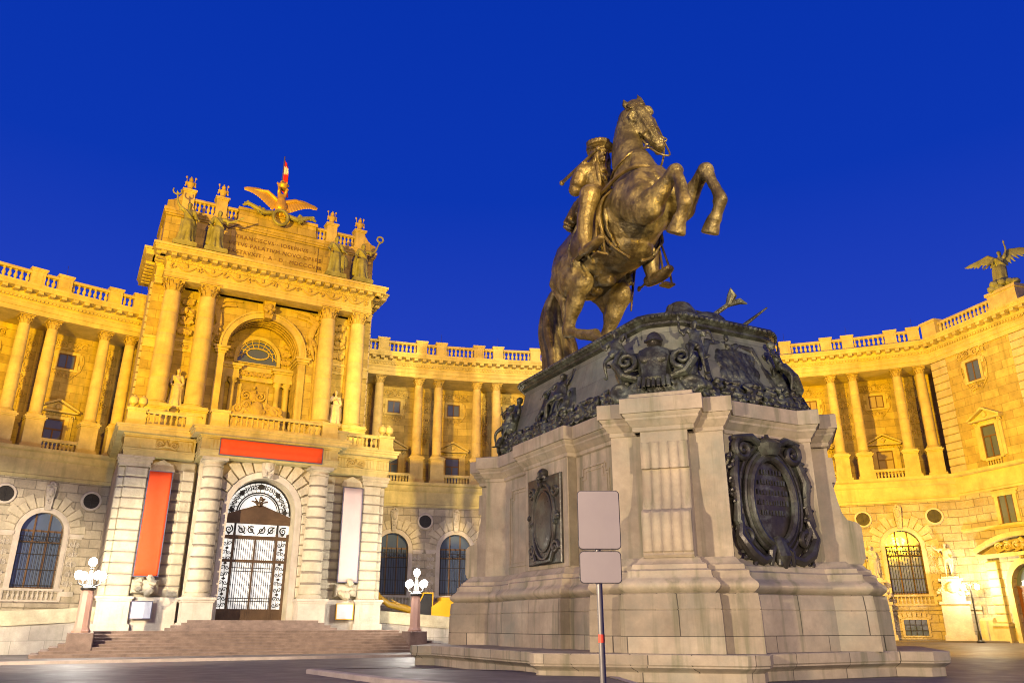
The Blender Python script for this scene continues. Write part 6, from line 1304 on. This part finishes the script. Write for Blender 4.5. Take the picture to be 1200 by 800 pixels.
for s in (-1, 1):
    lw = 1.25 if s > 0 else 1; dz = -.75 if s > 0 else 0
    limb(b, [(s * .55, .95, 22.0), (s * 1.2, .2, 21.5), (s * 1.78, -.55, 20.75)], [(.5, .55), (.48, .5), (.38, .4)], 14)
    limb(b, [(s * 1.78, -.55, 20.75), (s * 1.9, -.35, 19.9), (s * 1.92, -.25, 19.0 + dz * .7), (s * 1.92, -.35, 18.3 + dz)], [.42 * lw, .4 * lw, .38 * lw, .28 * lw], 14); b.tube([(s * 1.76, -.6, 21.0), (s * 1.82, -.5, 20.6)], [.52, .48], 14)
    limb(b, [(s * 1.92, .0, 18.2 + dz), (s * 1.92, -.6, 18.1 + dz), (s * 1.92, -1.15, 18.1 + dz), (s * 1.92, -1.6, 18.2 + dz)], [(.22 * lw, .25 * lw), (.24 * lw, .24 * lw), (.27 * lw, .2 * lw), (.2 * lw, .14 * lw)], 12, side=(1, 0, 0))
    b.tube([(s * 1.92, .2, 18.2 + dz), (s * 1.92, .75, 18.1 + dz)], [.07, .05], 6); b.ell((s * 1.92, .85, 18.1 + dz), (.05, .16, .16), 8, 5)
    b.tube([(s * .35, .75, 23.9), (s * .3, .72, 23.3), (s * .15, .8, 22.7)], [.13, .14, .1], 8)
b.tube([(-1.0, 1.6, 23.1), (-.97, 1.5, 23.35)], [.42, .4], 12); b.tube([(-.35, .95, 24.1), (0, .78, 23.98), (.35, .95, 24.1)], .13, 8); b.tube([(0, .74, 24.0), (-.05, .64, 23.6)], [.15, .2], 8)
for i in range(6): b.ell((0, .66 - .02 * i, 23.4 - .2 * i), (.05, .05, .05), 6, 4)
b.tube([(-.55, 1.0, 23.9), (0, .62, 23.2), (.6, .9, 22.45)], [.1, .13, .12], 8); b.tube([(-.55, 1.1, 22.35), (0, .66, 22.3), (.55, 1.1, 22.35)], .14, 8)
rd = part("rider", withmat(rough(remesh(lower(b), .034, 1, "rider"), .014, 1.8), RIDER), RIDER, st, HB @ Matrix.Translation((-.42, .1, .1)))
b = MB(); b.ell((0, 1.0, 25.05), (.44, .46, .34), 16, 9); pts = []
for i in range(25): a = 2 * pi * i / 24; r = .66 + .1 * cos(3 * a + pi / 2); pts.append((r * cos(a), 1.0 + r * sin(a), 25.06 + .15 * (1 - cos(3 * a + pi / 2)) / 2))
b.tube(pts, (.1), 8); b.tube([(p[0] * .8, 1 + (p[1] - 1) * .8, p[2] - .05) for p in pts], .12, 8); b.tube([(p[0] * .62, 1 + (p[1] - 1) * .62, p[2] - .08) for p in pts], .12, 8)
for i in range(20): p = pts[i]; b.ell((p[0] * .96, 1 + (p[1] - 1) * .96, p[2] + .1), (.15, .15, .11), 7, 5)
me = rough(remesh(b, .035, 1, "hat"), .015, 3); b = MB(); b.v = [tuple(v.co) for v in me.vertices]; b.f = [tuple(p.vertices) for p in me.polygons]
part("hat", lower(b), RIDER, rd, HB @ Matrix.Translation((-.42, .1, .1)))
b = MB(); b.tube([(-1.0, 3.2, 23.95), (-.72, .1, 24.3)], [.1, .085], 10); b.ell((-1.0, 3.23, 23.94), (.15, .15, .15), 8, 6); b.ell((-.72, .05, 24.31), (.12, .12, .12), 8, 6); part("baton", lower(b), RIDER, rd, HB @ Matrix.Translation((-.42, .1, .1)))
b = MB(); b.tube([(1.7, .9, 22.0), (2.05, 2.0, 19.0), (2.15, 2.6, 17.0)], [.09, .09, .05], 8); b.tube([(1.55, .5, 22.1), (1.85, 1.2, 22.0)], .08, 6); part("sword", lower(b), RIDER, rd, HB)
for s in (-1, 1):
    dz = -.75 if s > 0 else 0; b = MB(); b.tube([(s * 1.75, -.4, 20.2), (s * 2.1, -.75, 18.9 + dz), (s * 2.2, -.75, 18.0 + dz), (s * 1.64, -.75, 17.9 + dz), (s * 1.7, -.75, 18.8 + dz), (s * 1.75, -.4, 20.2)], .06, 6); b.box(s * 1.92 - .3, s * 1.92 + .3, -1.0, -.5, 17.78 + dz, 17.88 + dz); part("stirrup", lower(b), RIDER, st, HB)
